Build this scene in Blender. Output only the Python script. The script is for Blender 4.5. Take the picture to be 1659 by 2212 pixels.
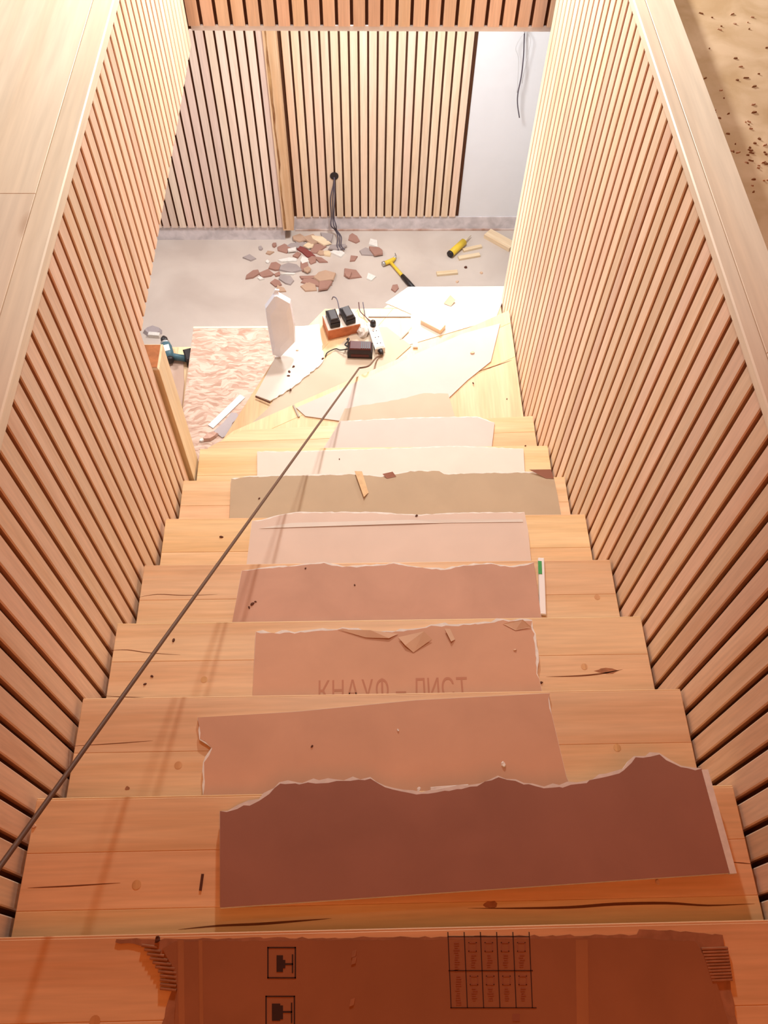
import bpy, bmesh, math, random
from mathutils import Vector, Matrix, noise

for o in list(bpy.data.objects): bpy.data.objects.remove(o)
S = bpy.context.scene
C = S.collection
rnd = random.Random(7)

# ---------------------------------------------------------------- camera
H = 4.30                                   # camera height above the lower floor
CX, CY = 829.5, 1106.0
VV = (797.0, 2215.0)                       # where plumb lines meet in the photograph
VY = (753.0, -1869.0)                      # where the wall tops meet
F = math.sqrt(-((VV[0]-CX)*(VY[0]-CX) + (VV[1]-CY)*(VY[1]-CY)))
_d = Vector((VV[0]-CX, VV[1]-CY, F)).normalized()
_y = Vector((VY[0]-CX, VY[1]-CY, F)).normalized()
_x = _d.cross(_y)
RW = Matrix((_x, _y, -_d))                 # camera (right, down, forward) -> world
cam_d = bpy.data.cameras.new('camera'); cam = bpy.data.objects.new('camera', cam_d); C.objects.link(cam)
cam_d.sensor_fit = 'HORIZONTAL'; cam_d.sensor_width = 36.0; cam_d.lens = F*36.0/1659.0
cam_d.clip_start = 0.02
r_ = RW @ Vector((1,0,0)); u_ = RW @ Vector((0,-1,0)); b_ = RW @ Vector((0,0,-1))
M = Matrix((r_, u_, b_)).transposed().to_4x4(); M.translation = (0,0,H)
cam.matrix_world = M
S.camera = cam

# ---------------------------------------------------------------- light and exposure
w = bpy.data.worlds.new('world'); S.world = w; w.use_nodes = True
w.node_tree.nodes['Background'].inputs[0].default_value = (1.0, 0.86, 0.72, 1)
w.node_tree.nodes['Background'].inputs[1].default_value = 0.25
def area(name, loc, size, power, col, target):
    d = bpy.data.lights.new(name, 'AREA'); d.shape = 'DISK'; d.size = size; d.energy = power; d.color = col
    o = bpy.data.objects.new(name, d); C.objects.link(o); o.location = loc
    o.rotation_euler = (Vector(target)-Vector(loc)).to_track_quat('-Z', 'Y').to_euler()
    return o
def bulb(name, loc, radius, power, col):
    d = bpy.data.lights.new(name, 'POINT'); d.shadow_soft_size = radius; d.energy = power; d.color = col
    o = bpy.data.objects.new(name, d); C.objects.link(o); o.location = loc; return o
def added_spot(name, loc, radius, power, col, cone, blend):
    d = bpy.data.lights.new(name, 'SPOT'); d.shadow_soft_size = radius; d.energy = power; d.color = col
    d.spot_size = math.radians(cone); d.spot_blend = blend
    o = bpy.data.objects.new(name, d); C.objects.link(o); o.location = loc; return o
bulb('upper_landing_bulb', (-0.02, 3.385, H-0.70), 0.07, 165, (1.0, 0.98, 0.95))
added_spot('added_ledge_spot', (0.0, 2.35, H+1.38), 0.14, 185, (1.0, 0.98, 0.92), 76, 0.55)  # added spot without a known fixture, lifts the ledges but spares the nearest treads
area('lower_ceiling_lamp', (0.25, 4.1, H-1.90), 0.40, 46, (0.94, 0.98, 1.0), (0.25, 3.9, 0))
area('added_lower_fill', (-1.8, 4.0, H-1.90), 0.40, 22, (0.95, 0.96, 1.0), (-1.8, 4.0, 0))  # added second light, unseen, spreads brightness over the lower floor and left slats
bulb('added_warm_fill', (0.10, -0.35, H+0.60), 0.30, 46, (1.0, 0.20, 0.03))  # added orange fill near the viewpoint, stands in for warm light bounced off wood
S.view_settings.view_transform = 'Standard'; S.view_settings.look = 'None'
S.view_settings.gamma = 1.0; S.view_settings.use_curve_mapping = False
S.view_settings.exposure = 0.14

# ---------------------------------------------------------------- helpers
def ray(px, py): return RW @ Vector((px-CX, py-CY, F))
def at(px, py, z):                          # photo pixel -> point on the level plane z (world)
    r = ray(px, py); t = (z-H)/r.z
    return Vector((r.x*t, r.y*t, z))
def aty(px, py, y):                         # photo pixel -> point on the wall plane y
    r = ray(px, py); t = y/r.y
    return Vector((r.x*t, y, H+r.z*t))

def mat(name, col, rough=0.6, metal=0.0, var=0.0, bump=0.0, scale=30.0, spec=0.3, col2=None, stretch=(1,1,1), detail=4.0, lo=0.35, hi=0.65, rndv=0.0, emit=None):
    m = bpy.data.materials.new(name); m.use_nodes = True
    nt = m.node_tree; b = nt.nodes['Principled BSDF']
    b.inputs['Roughness'].default_value = rough; b.inputs['Metallic'].default_value = metal
    b.inputs['Specular IOR Level'].default_value = spec
    b.inputs['Base Color'].default_value = (*col, 1)
    if var or col2 or bump or rndv:
        tc = nt.nodes.new('ShaderNodeTexCoord'); oi = nt.nodes.new('ShaderNodeObjectInfo')
        mp = nt.nodes.new('ShaderNodeMapping'); mp.inputs['Scale'].default_value = stretch
        ad = nt.nodes.new('ShaderNodeVectorMath'); ad.operation = 'MULTIPLY_ADD'
        cb = nt.nodes.new('ShaderNodeCombineXYZ')
        for i in range(3): nt.links.new(oi.outputs['Random'], cb.inputs[i])
        ad.inputs[1].default_value = (37.0, 53.0, 71.0)
        nt.links.new(cb.outputs[0], ad.inputs[0]); nt.links.new(tc.outputs['Object'], ad.inputs[2])
        nt.links.new(ad.outputs[0], mp.inputs['Vector'])
        nz = nt.nodes.new('ShaderNodeTexNoise'); nz.inputs['Scale'].default_value = scale
        nz.inputs['Detail'].default_value = detail; nz.inputs['Distortion'].default_value = 0.4
        nt.links.new(mp.outputs[0], nz.inputs['Vector'])
        rp = nt.nodes.new('ShaderNodeValToRGB')
        c2 = col2 or tuple(max(0, c*(1-var)) for c in col)
        rp.color_ramp.elements[0].position = lo; rp.color_ramp.elements[0].color = (*c2, 1)
        rp.color_ramp.elements[1].position = hi; rp.color_ramp.elements[1].color = (*col, 1)
        nt.links.new(nz.outputs['Fac'], rp.inputs['Fac'])
        out = rp.outputs['Color']
        if rndv:
            hs = nt.nodes.new('ShaderNodeHueSaturation')
            mr = nt.nodes.new('ShaderNodeMapRange'); mr.inputs[3].default_value = 1-rndv; mr.inputs[4].default_value = 1+rndv
            nt.links.new(oi.outputs['Random'], mr.inputs[0]); nt.links.new(mr.outputs[0], hs.inputs['Value'])
            fr = nt.nodes.new('ShaderNodeMath'); fr.operation = 'MULTIPLY'; fr.inputs[1].default_value = 7.31
            f2 = nt.nodes.new('ShaderNodeMath'); f2.operation = 'FRACT'
            nt.links.new(oi.outputs['Random'], fr.inputs[0]); nt.links.new(fr.outputs[0], f2.inputs[0])
            m2 = nt.nodes.new('ShaderNodeMapRange'); m2.inputs[3].default_value = 0.5-0.012*(rndv/0.1); m2.inputs[4].default_value = 0.5+0.012*(rndv/0.1)
            nt.links.new(f2.outputs[0], m2.inputs[0]); nt.links.new(m2.outputs[0], hs.inputs['Hue'])
            nt.links.new(out, hs.inputs['Color']); out = hs.outputs['Color']
        nt.links.new(out, b.inputs['Base Color'])
        if bump:
            bp = nt.nodes.new('ShaderNodeBump'); bp.inputs['Strength'].default_value = bump; bp.inputs['Distance'].default_value = 0.004
            nt.links.new(nz.outputs['Fac'], bp.inputs['Height']); nt.links.new(bp.outputs[0], b.inputs['Normal'])
    return m

def wood(name, light, dark, axis, rough=0.5, rndv=0.08, grain=26.0, knots=False):
    st = {'x': (0.06, 1, 1), 'y': (1, 0.06, 1), 'z': (1, 1, 0.05)}[axis]
    m = mat(name, light, rough, col2=dark, scale=grain, stretch=st, detail=6.0, lo=0.30, hi=0.62, bump=0.08, rndv=rndv, spec=0.35)
    nt = m.node_tree; b = nt.nodes['Principled BSDF']
    # fine fibres over the wide figure
    mp = next(n for n in nt.nodes if n.type == 'MAPPING')
    nz = nt.nodes.new('ShaderNodeTexNoise'); nz.inputs['Scale'].default_value = grain*7; nz.inputs['Detail'].default_value = 3
    nt.links.new(mp.outputs[0], nz.inputs['Vector'])
    mr = nt.nodes.new('ShaderNodeMapRange'); mr.inputs[1].default_value = 0.3; mr.inputs[2].default_value = 0.7
    mr.inputs[3].default_value = 0.90; mr.inputs[4].default_value = 1.05
    nt.links.new(nz.outputs['Fac'], mr.inputs[0])
    src = b.inputs['Base Color'].links[0].from_socket
    mx = nt.nodes.new('ShaderNodeMix'); mx.data_type = 'RGBA'; mx.blend_type = 'MULTIPLY'; mx.inputs[0].default_value = 1
    cb = nt.nodes.new('ShaderNodeCombineColor')
    for i in range(3): nt.links.new(mr.outputs[0], cb.inputs[i])
    nt.links.new(src, mx.inputs[6]); nt.links.new(cb.outputs[0], mx.inputs[7])
    out = mx.outputs[2]
    if knots:
        tc = next(n for n in nt.nodes if n.type == 'TEX_COORD')
        ad = next(n for n in nt.nodes if n.type == 'VECT_MATH')
        k = {'x': (1.6, 4.5, 0.0), 'y': (4.5, 1.6, 0.0), 'z': (4.5, 4.5, 1.6)}[axis]
        m2 = nt.nodes.new('ShaderNodeMapping'); m2.inputs['Scale'].default_value = k
        nt.links.new(ad.outputs[0], m2.inputs['Vector'])
        vo = nt.nodes.new('ShaderNodeTexVoronoi'); vo.inputs['Scale'].default_value = 1.2
        nt.links.new(m2.outputs[0], vo.inputs['Vector'])
        r2 = nt.nodes.new('ShaderNodeMapRange'); r2.inputs[1].default_value = 0.04; r2.inputs[2].default_value = 0.11
        r2.inputs[3].default_value = 0.75; r2.inputs[4].default_value = 0.0
        nt.links.new(vo.outputs['Distance'], r2.inputs[0])
        m3 = nt.nodes.new('ShaderNodeMix'); m3.data_type = 'RGBA'; m3.inputs[7].default_value = (dark[0]*0.55, dark[1]*0.42, dark[2]*0.35, 1)
        nt.links.new(r2.outputs[0], m3.inputs[0]); nt.links.new(out, m3.inputs[6]); out = m3.outputs[2]
    nt.links.new(out, b.inputs['Base Color'])
    return m

class MB:
    def __init__(s): s.v = []; s.f = []; s.m = []
    def add(s, v, f, mi=0):
        n = len(s.v); s.v += [tuple(p) for p in v]; s.f += [tuple(i+n for i in q) for q in f]; s.m += [mi]*len(f); return s
    def box(s, a, b, mi=0):
        x0,y0,z0 = a; x1,y1,z1 = b
        return s.add([(x0,y0,z0),(x1,y0,z0),(x1,y1,z0),(x0,y1,z0),(x0,y0,z1),(x1,y0,z1),(x1,y1,z1),(x0,y1,z1)],
                     [(0,3,2,1),(4,5,6,7),(0,1,5,4),(1,2,6,5),(2,3,7,6),(3,0,4,7)], mi)
    def cbox(s, a, b, c=0.003, mi=0):       # box with chamfered top rim
        x0,y0,z0 = a; x1,y1,z1 = b
        v = [(x0,y0,z0),(x1,y0,z0),(x1,y1,z0),(x0,y1,z0),(x0,y0,z1-c),(x1,y0,z1-c),(x1,y1,z1-c),(x0,y1,z1-c),
             (x0+c,y0+c,z1),(x1-c,y0+c,z1),(x1-c,y1-c,z1),(x0+c,y1-c,z1)]
        f = [(0,3,2,1),(8,9,10,11)]
        for i in range(4):
            j = (i+1) % 4; f += [(i,j,j+4,i+4),(i+4,j+4,j+8,i+8)]
        return s.add(v, f, mi)
    def prism(s, pts, z0, z1, mi=0, ms=None, top=None):   # pts counter-clockwise in plan; z1 may be a function of (x, y)
        n = len(pts); ms = mi if ms is None else ms
        a = sum(pts[i][0]*pts[(i+1)%n][1]-pts[(i+1)%n][0]*pts[i][1] for i in range(n))
        if a < 0: pts = pts[::-1]
        zt = z1 if callable(z1) else (lambda x, y: z1); zb = z0 if callable(z0) else (lambda x, y: z0)
        v = [(p[0],p[1],zb(p[0],p[1])) for p in pts]+[(p[0],p[1],zt(p[0],p[1])) for p in pts]
        s.add(v, [tuple(range(n-1,-1,-1)), tuple(range(n,2*n))], mi)
        k = len(s.v)-2*n
        for i in range(n):
            j = (i+1) % n; s.f.append((k+i,k+j,k+n+j,k+n+i)); s.m.append(ms)
        return s
    def tube(s, pts, r, n=8, mi=0, caps=True):
        pts = [Vector(p) for p in pts]; rr = r if isinstance(r, (list, tuple)) else [r]*len(pts)
        base = len(s.v); up = Vector((0,0,1)); prev = None
        for i, p in enumerate(pts):
            t = (pts[min(i+1,len(pts)-1)]-pts[max(i-1,0)]).normalized()
            if prev is None:
                q = t.cross(up)
                if q.length < 1e-3: q = t.cross(Vector((1,0,0)))
                q.normalize()
            else: q = (prev - t*prev.dot(t)).normalized()
            prev = q; bq = t.cross(q)
            for k in range(n):
                a = 2*math.pi*k/n; s.v.append(tuple(p + q*math.cos(a)*rr[i] + bq*math.sin(a)*rr[i]))
        for i in range(len(pts)-1):
            for k in range(n):
                a = base+i*n+k; b = base+i*n+(k+1)%n
                s.f.append((a,b,b+n,a+n)); s.m.append(mi)
        if caps:
            s.f.append(tuple(base+k for k in range(n-1,-1,-1))); s.m.append(mi)
            e = base+(len(pts)-1)*n; s.f.append(tuple(e+k for k in range(n))); s.m.append(mi)
        return s
    def xf(s, mx):
        s.v = [tuple(mx @ Vector(p)) for p in s.v]; return s

def mesh(name, mb, mats):
    me = bpy.data.meshes.new(name); me.from_pydata(mb.v, [], mb.f)
    for m in (mats if isinstance(mats, (list, tuple)) else [mats]): me.materials.append(m)
    for p, i in zip(me.polygons, mb.m): p.material_index = i
    bm = bmesh.new(); bm.from_mesh(me)
    big = [f for f in bm.faces if len(f.verts) > 4]
    if big: bmesh.ops.triangulate(bm, faces=big)
    bmesh.ops.recalc_face_normals(bm, faces=bm.faces)
    bm.to_mesh(me); bm.free()
    return me
def put(name, me, parent=None, loc=(0,0,0), rot=None):
    o = bpy.data.objects.new(name, me); C.objects.link(o); o.location = loc
    if rot is not None: o.rotation_euler = rot
    if parent: o.parent = parent
    return o
def obj(name, mb, mats, parent=None, smooth=False):      # mesh built in world axes; origin at its own base centre
    org = Vector((0,0,0))
    if parent is None:
        xs = [p[0] for p in mb.v]; ys = [p[1] for p in mb.v]; zs = [p[2] for p in mb.v]
        org = Vector(((min(xs)+max(xs))/2, (min(ys)+max(ys))/2, min(zs)))
    else:
        q = parent
        while q: org += q.location; q = q.parent
    mb.v = [tuple(Vector(p)-org) for p in mb.v]
    me = mesh(name, mb, mats)
    if smooth:
        for p in me.polygons: p.use_smooth = True
    return put(name, me, parent, org if parent is None else (0,0,0))
def lobj(name, mb, mats, parent, smooth=False):           # mesh built in the parent's own axes
    me = mesh(name, mb, mats)
    if smooth:
        for p in me.polygons: p.use_smooth = True
    return put(name, me, parent)
def tag(o, label=None, cat=None, group=None, kind=None):
    if label: o['label'] = label
    if cat: o['category'] = cat
    if group: o['group'] = group
    if kind: o['kind'] = kind
    return o
def thing(name, label, cat, loc, rot=(0,0,0), group=None):
    o = put(name, None, None, loc, rot); return tag(o, label, cat, group)
def smoothpts(pts, k=6):
    pts = [Vector(p) for p in pts]; out = []
    for i in range(len(pts)-1):
        p0 = pts[max(i-1,0)]; p1 = pts[i]; p2 = pts[i+1]; p3 = pts[min(i+2,len(pts)-1)]
        for j in range(k):
            t = j/k
            out.append(0.5*((2*p1)+(p2-p0)*t+(2*p0-5*p1+4*p2-p3)*t*t+(3*p1-p0-3*p2+p3)*t**3))
    out.append(pts[-1]); return out
def jag(pts, amp, step=0.02, seed=0, keep=()):             # break the edges of an outline into a torn line
    r = random.Random(seed); out = []; n = len(pts)
    for i in range(n):
        a = Vector(pts[i][:2]); b = Vector(pts[(i+1)%n][:2]); d = b-a
        out.append(tuple(a))
        if i in keep: continue
        m = max(1, int(d.length/step)); nn = Vector((-d.y, d.x)).normalized() if d.length > 0 else d
        for j in range(1, m): out.append(tuple(a+d*((j+r.uniform(-.3,.3))/m)+nn*r.uniform(-amp, amp)))
    return out

# ---------------------------------------------------------------- materials
SLAT = wood('slat_wood', (0.86, 0.65, 0.485), (0.78, 0.545, 0.375), 'z', 0.5, 0.075, 24)
TREAD = wood('tread_wood', (0.80, 0.56, 0.32), (0.68, 0.41, 0.20), 'x', 0.42, 0.07, 16, True)
TREADY = wood('tread_wood_turned', (0.80, 0.56, 0.33), (0.70, 0.44, 0.23), 'y', 0.45, 0.05, 14)
LEDGE = wood('pale_ledge_wood', (0.87, 0.77, 0.60), (0.80, 0.66, 0.48), 'y', 0.45, 0.05, 9, True)
POST = wood('pale_post_wood', (0.82, 0.66, 0.44), (0.72, 0.52, 0.30), 'z', 0.5, 0.04, 16)
CORNER = wood('amber_corner_board', (0.76, 0.52, 0.32), (0.58, 0.33, 0.16), 'z', 0.55, 0.02, 14)
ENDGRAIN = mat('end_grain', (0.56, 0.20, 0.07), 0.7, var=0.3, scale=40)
OFFCUT = wood('offcut_wood', (0.82, 0.66, 0.46), (0.72, 0.52, 0.32), 'x', 0.55, 0.05, 20)
SLATSIDE = wood('gap_shaded_slat_side', (0.50, 0.25, 0.13), (0.42, 0.19, 0.09), 'z', 0.7, 0.05, 24)  # colour darkened to carry the shade between the slats
FELT = mat('black_backing', (0.085, 0.033, 0.017), 0.9, spec=0.1)
PLASTER = mat('white_paint', (0.80, 0.79, 0.80), 0.75, var=0.05, scale=3, spec=0.15)
CONCRETE = mat('raw_plaster_base', (0.74, 0.67, 0.67), 0.85, var=0.25, scale=14, bump=0.3, spec=0.15)
FLOOR = mat('dusty_screed', (0.62, 0.53, 0.46), 0.8, col2=(0.52, 0.43, 0.37), scale=2.2, bump=0.15, spec=0.2)
ROUGH = mat('worn_chipboard', (0.68, 0.51, 0.33), 0.85, col2=(0.52, 0.36, 0.20), scale=9, bump=0.6, detail=8, spec=0.15)
WHITEROOM = mat('hall_panelling', (0.22, 0.115, 0.055), 0.8, spec=0.1)
GYPSUM = mat('gypsum_core', (0.80, 0.75, 0.69), 0.9, var=0.12, scale=60, spec=0.1)
def paper(name, c, v=0.10): return mat(name, c, 0.8, var=v, scale=7, bump=0.05, detail=6, spec=0.12, lo=0.3, hi=0.7)
BRICK = mat('brick', (0.62, 0.22, 0.10), 0.85, col2=(0.50, 0.16, 0.07), scale=30, bump=0.5)
BLACKPL = mat('black_plastic', (0.018, 0.012, 0.012), 0.45, spec=0.4)
DKRED = mat('dark_red_plastic', (0.085, 0.022, 0.020), 0.5)
TEAL = mat('teal_plastic', (0.055, 0.12, 0.15), 0.45)
WHITEPL = mat('white_plastic', (0.82, 0.80, 0.78), 0.4)
YELLOW = mat('yellow_paint', (0.80, 0.55, 0.05), 0.45, var=0.08, scale=20)
STEEL = mat('steel', (0.55, 0.55, 0.55), 0.35, metal=0.9)
CABLE = mat('brown_cable', (0.14, 0.075, 0.045), 0.55)
WIRE = mat('grey_wire', (0.10, 0.08, 0.10), 0.5)
INK = mat('dark_ink', (0.045, 0.02, 0.015), 0.8)
FAINTINK = mat('faint_brown_ink', (0.30, 0.115, 0.065), 0.85)
PALEINK = mat('faded_red_ink', (0.46, 0.215, 0.135), 0.85)
GREEN = mat('green_print', (0.06, 0.33, 0.09), 0.6)

def osb():
    m = bpy.data.materials.new('strand_board'); m.use_nodes = True; nt = m.node_tree; b = nt.nodes['Principled BSDF']
    b.inputs['Roughness'].default_value = 0.7
    tc = nt.nodes.new('ShaderNodeTexCoord'); mp = nt.nodes.new('ShaderNodeMapping'); mp.inputs['Scale'].default_value = (1, 1, 1)
    nz = nt.nodes.new('ShaderNodeTexNoise'); nz.inputs['Scale'].default_value = 6
    nt.links.new(tc.outputs['Object'], nz.inputs['Vector'])
    vm = nt.nodes.new('ShaderNodeVectorMath'); vm.operation = 'MULTIPLY_ADD'; vm.inputs[1].default_value = (0.14,0.14,0.14)
    nt.links.new(nz.outputs['Color'], vm.inputs[0]); nt.links.new(tc.outputs['Object'], vm.inputs[2])
    outs = []
    for ang, sc in ((0.6, (22, 85, 20)), (2.3, (26, 95, 20))):
        k = nt.nodes.new('ShaderNodeMapping'); k.inputs['Scale'].default_value = sc; k.inputs['Rotation'].default_value = (0,0,ang)
        nt.links.new(vm.outputs[0], k.inputs['Vector'])
        v = nt.nodes.new('ShaderNodeTexVoronoi'); v.inputs['Scale'].default_value = 1.0; nt.links.new(k.outputs[0], v.inputs['Vector'])
        outs.append(v.outputs['Color'])
    mx = nt.nodes.new('ShaderNodeMix'); mx.data_type = 'RGBA'; mx.inputs[0].default_value = 0.5
    nt.links.new(outs[0], mx.inputs[6]); nt.links.new(outs[1], mx.inputs[7])
    sp = nt.nodes.new('ShaderNodeSeparateColor'); nt.links.new(mx.outputs[2], sp.inputs[0])
    rp = nt.nodes.new('ShaderNodeValToRGB'); e = rp.color_ramp.elements
    e[0].position = 0.15; e[0].color = (0.40, 0.23, 0.16, 1); e[1].position = 0.8; e[1].color = (0.62, 0.46, 0.365, 1)
    x = rp.color_ramp.elements.new(0.5); x.color = (0.53, 0.355, 0.27, 1)
    nt.links.new(sp.outputs[0], rp.inputs['Fac']); nt.links.new(rp.outputs['Color'], b.inputs['Base Color'])
    return m
OSB = osb()

# ---------------------------------------------------------------- key dimensions (metres)
XL, XR = -0.661, 0.742                 # faces of the slats left and right of the stairs
RISE, RUN = 0.1648, 0.2592
def TZ(k): return H - 1.7146 - RISE*(k-1)          # tread top
def TY(k): return 0.392 + RUN*(k-1)                # far (nosing) edge of the tread
TOPL, TOPR = H-1.227, H-1.200
SOFFIT = H-1.885                       # underside of the slatted left fascia and the header
CEIL = H-1.86
PITCH, SW, ST = 0.0592, 0.0466, 0.013
YH = 3.38                              # header
YB, YBL = 5.108, 5.0                   # back wall, its left part

# ---------------------------------------------------------------- setting
def struct(name, mb, m, label, cat=None):
    o = obj(name, mb, m); o['kind'] = 'structure'; o['label'] = label; o['category'] = cat or name.split('_')[0]; return o
struct('floor', MB().box((-3.2, 0.0, -0.15), (2.4, 5.3, 0)), FLOOR, 'dusty beige screed floor of the lower room with rubble on it', 'floor')

slat_cache = {}
def slat_mesh(L, axis):                # front face towards +x ('l'), -x ('r') or -y ('b'); origin at the lower end, back on the wall
    key = (round(L, 3), axis)
    if key in slat_cache: return slat_cache[key]
    c = 0.0025; h = SW/2
    sec = [(-h,0),(h,0),(h,ST-c),(h-c,ST),(-h+c,ST),(-h,ST-c)]
    fn = {'l': lambda a, d: (d, a), 'r': lambda a, d: (-d, -a), 'b': lambda a, d: (a, -d)}[axis]
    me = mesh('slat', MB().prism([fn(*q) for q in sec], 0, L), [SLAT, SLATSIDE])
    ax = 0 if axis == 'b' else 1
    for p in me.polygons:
        if abs(p.normal[ax]) > 0.95: p.material_index = 1      # sides browner than the faces, the shade of the gaps painted in
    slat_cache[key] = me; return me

def stair_bottom(y):                   # slats reach a little below the tread beside them
    k = 1 + math.ceil((y-0.392)/RUN - 1e-6)
    return TZ(min(k, 10)) - 0.10
# left wall: closed down to the stairs as far as the post, an open fascia beyond it
wl = struct('wall_left', MB().box((XL-ST-0.10, -0.62, 0.9), (XL-ST, 1.80, TOPL-0.02)).box((XL-ST-0.10, 1.80, SOFFIT+0.02), (XL-ST, YH+0.2, TOPL-0.02)),
            FELT, 'left stairwell wall of vertical pale wood slats with dark gaps', 'wall')
def slats(parent, axis, face, ys, z0f, z1, x0=None):
    for s in ys:
        z0 = z0f(s) if callable(z0f) else z0f
        L = z1 - z0
        loc = {'l': (face-ST, s, z0), 'r': (face+ST, s, z0), 'b': (s, face+ST, z0)}[axis]
        me = slat_mesh(L, axis)
        put('slat', me, parent, Vector(loc)-parent.location)
gL = 1.0217                            # a gap of the left wall, from the photograph
ys = [gL+PITCH/2+PITCH*i for i in range(-27, 41) if -0.6 < gL+PITCH/2+PITCH*i < YH-0.02]
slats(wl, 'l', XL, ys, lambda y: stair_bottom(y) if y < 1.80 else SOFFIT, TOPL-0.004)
wr = struct('wall_right', MB().box((XR+ST, -0.62, 0.9), (XR+ST+0.10, 3.285, TOPR-0.02)), FELT,
            'right stairwell wall of vertical pale wood slats with dark gaps', 'wall')
gR = 0.9589
ys = [gR+PITCH/2+PITCH*i for i in range(-27, 41) if -0.6 < gR+PITCH/2+PITCH*i < 3.27]
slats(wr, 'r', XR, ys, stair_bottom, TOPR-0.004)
# header across the far end of the opening
hd = struct('wall_header', MB().box((XL-0.02, YH+ST, CEIL), (XR+0.12, YH+ST+0.10, TOPL-0.02)), FELT,
            'slatted header across the far end of the stair opening', 'wall')
h0 = aty(560+90/2.37, 55, YH).x
xs = [h0+PITCH/2+PITCH*i for i in range(-14, 24) if XL < h0+PITCH/2+PITCH*i < XR+0.05]
slats(hd, 'b', YH, xs, H-1.842, TOPL-0.01)
obj('bottom_trim', MB().box((XL, YH+0.004, H-1.862), (XR+0.07, YH+ST+0.10, H-1.842)), PLASTER, hd)
# lower room back wall: slats above a raw plaster base, white paint to the right
wb = struct('wall_back', MB().box((-0.52, YB+ST, 0), (2.4, YB+0.3, CEIL)), PLASTER, 'white painted back wall of the lower room, half covered by slats', 'wall')
bk = obj('slat_backing', MB().box((-0.52, YB+ST-0.004, H-4.172), (0.728, YB+ST, CEIL)), FELT, wb)
g0 = aty(657, 468, YB).x
xs = [g0+PITCH/2+PITCH*i for i in range(-2, 19) if -0.50 < g0+PITCH/2+PITCH*i < 0.735]
slats(wb, 'b', YB-0.004, xs, H-4.172, CEIL-0.002)
obj('plaster_base', MB().box((-0.52, YB+0.006, 0), (2.4, YB+ST+0.001, 0.118)), CONCRETE, wb)
wbl = struct('wall_back_left', MB().box((-3.2, YBL+ST, 0), (-0.56, YB+0.3, CEIL)), CONCRETE, 'left part of the back wall with pinkish slats above a plaster base', 'wall')
obj('slat_backing', MB().box((-3.2, YBL+ST-0.003, 0.13), (-0.56, YBL+ST, CEIL)), FELT, wbl)
g1 = aty(200+840/5.53, 491.7, YBL).x
xs = [g1+PITCH/2+PITCH*i for i in range(-25, 20) if -3.0 < g1+PITCH/2+PITCH*i < -0.575]
SLATP = wood('pinkish_slat_wood', (0.83, 0.65, 0.54), (0.75, 0.56, 0.44), 'z', 0.5, 0.10, 24)
_s = SLAT; SLAT = SLATP; slat_cache = {}
slats(wbl, 'b', YBL-0.003, xs, 0.125, CEIL-0.002); SLAT = _s; slat_cache = {}
cb_ = struct('trim_1', MB().cbox((-0.565, YBL-0.012, 0.105), (-0.488, YB+ST, CEIL-0.002)), CORNER, 'amber corner board with dark grain between the two slatted back walls', 'trim')
_bs = MB(); _r = random.Random(4); _zs = [0.12+0.09*i for i in range(26) if 0.12+0.09*i < CEIL-0.02]
_bs.add([(-0.553+_r.uniform(-.004,.004), YBL-0.0135, z) for z in _zs]+[(-0.548+_r.uniform(0,.012), YBL-0.0135, z) for z in _zs]+[(-0.553, YBL-0.0115, z) for z in _zs]+[(-0.54, YBL-0.0115, z) for z in _zs],
    [(i, i+1, len(_zs)+i+1, len(_zs)+i) for i in range(len(_zs)-1)]+[(2*len(_zs)+i, 3*len(_zs)+i, 3*len(_zs)+i+1, 2*len(_zs)+i+1) for i in range(len(_zs)-1)])
obj('bark_streak', _bs, mat('dark_bark', (0.20, 0.075, 0.025), 0.8, col2=(0.50, 0.28, 0.12), scale=25, stretch=(1,1,.3)), cb_)
obj('dirt_line', MB().box((-0.487, YB-0.004, 0.0), (1.4, YB+0.008, 0.012)), mat('rusty_dirt', (0.42, 0.24, 0.17), .9, col2=(0.66,0.52,0.46), scale=9, stretch=(1,.2,.2)), wb)
struct('wall_lower_right', MB().box((2.4, 3.0, 0), (2.6, 5.3, CEIL)), PLASTER, 'right end wall of the lower room, out of view', 'wall')
struct('wall_lower_left', MB().box((-3.4, 1.9, 0), (-3.2, 5.3, CEIL)), PLASTER, 'left end wall of the lower room, out of view', 'wall')
struct('wall_under_stairs', MB().box((-3.2, 1.95, 0), (-0.80, 2.05, CEIL)), PLASTER, 'plain wall beside the turned lower flight', 'wall')
struct('wall_behind_landing', MB().box((XR+ST+0.10, 3.0, 0), (2.4, 3.1, CEIL)), PLASTER, 'plain wall behind the slatted right wall', 'wall')
# floor slab round the stair opening
struct('ceiling', MB().box((-3.4, -0.62, CEIL), (XL-ST-0.10, 5.4, TOPL-0.03)).box((XR+ST+0.10, -0.62, CEIL), (2.6, 5.4, TOPR-0.09)).box((XL-ST-0.10, YH+ST+0.10, CEIL), (XR+ST+0.10, 5.4, TOPL-0.03)),
       PLASTER, 'white ceiling of the lower room', 'ceiling')
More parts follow.
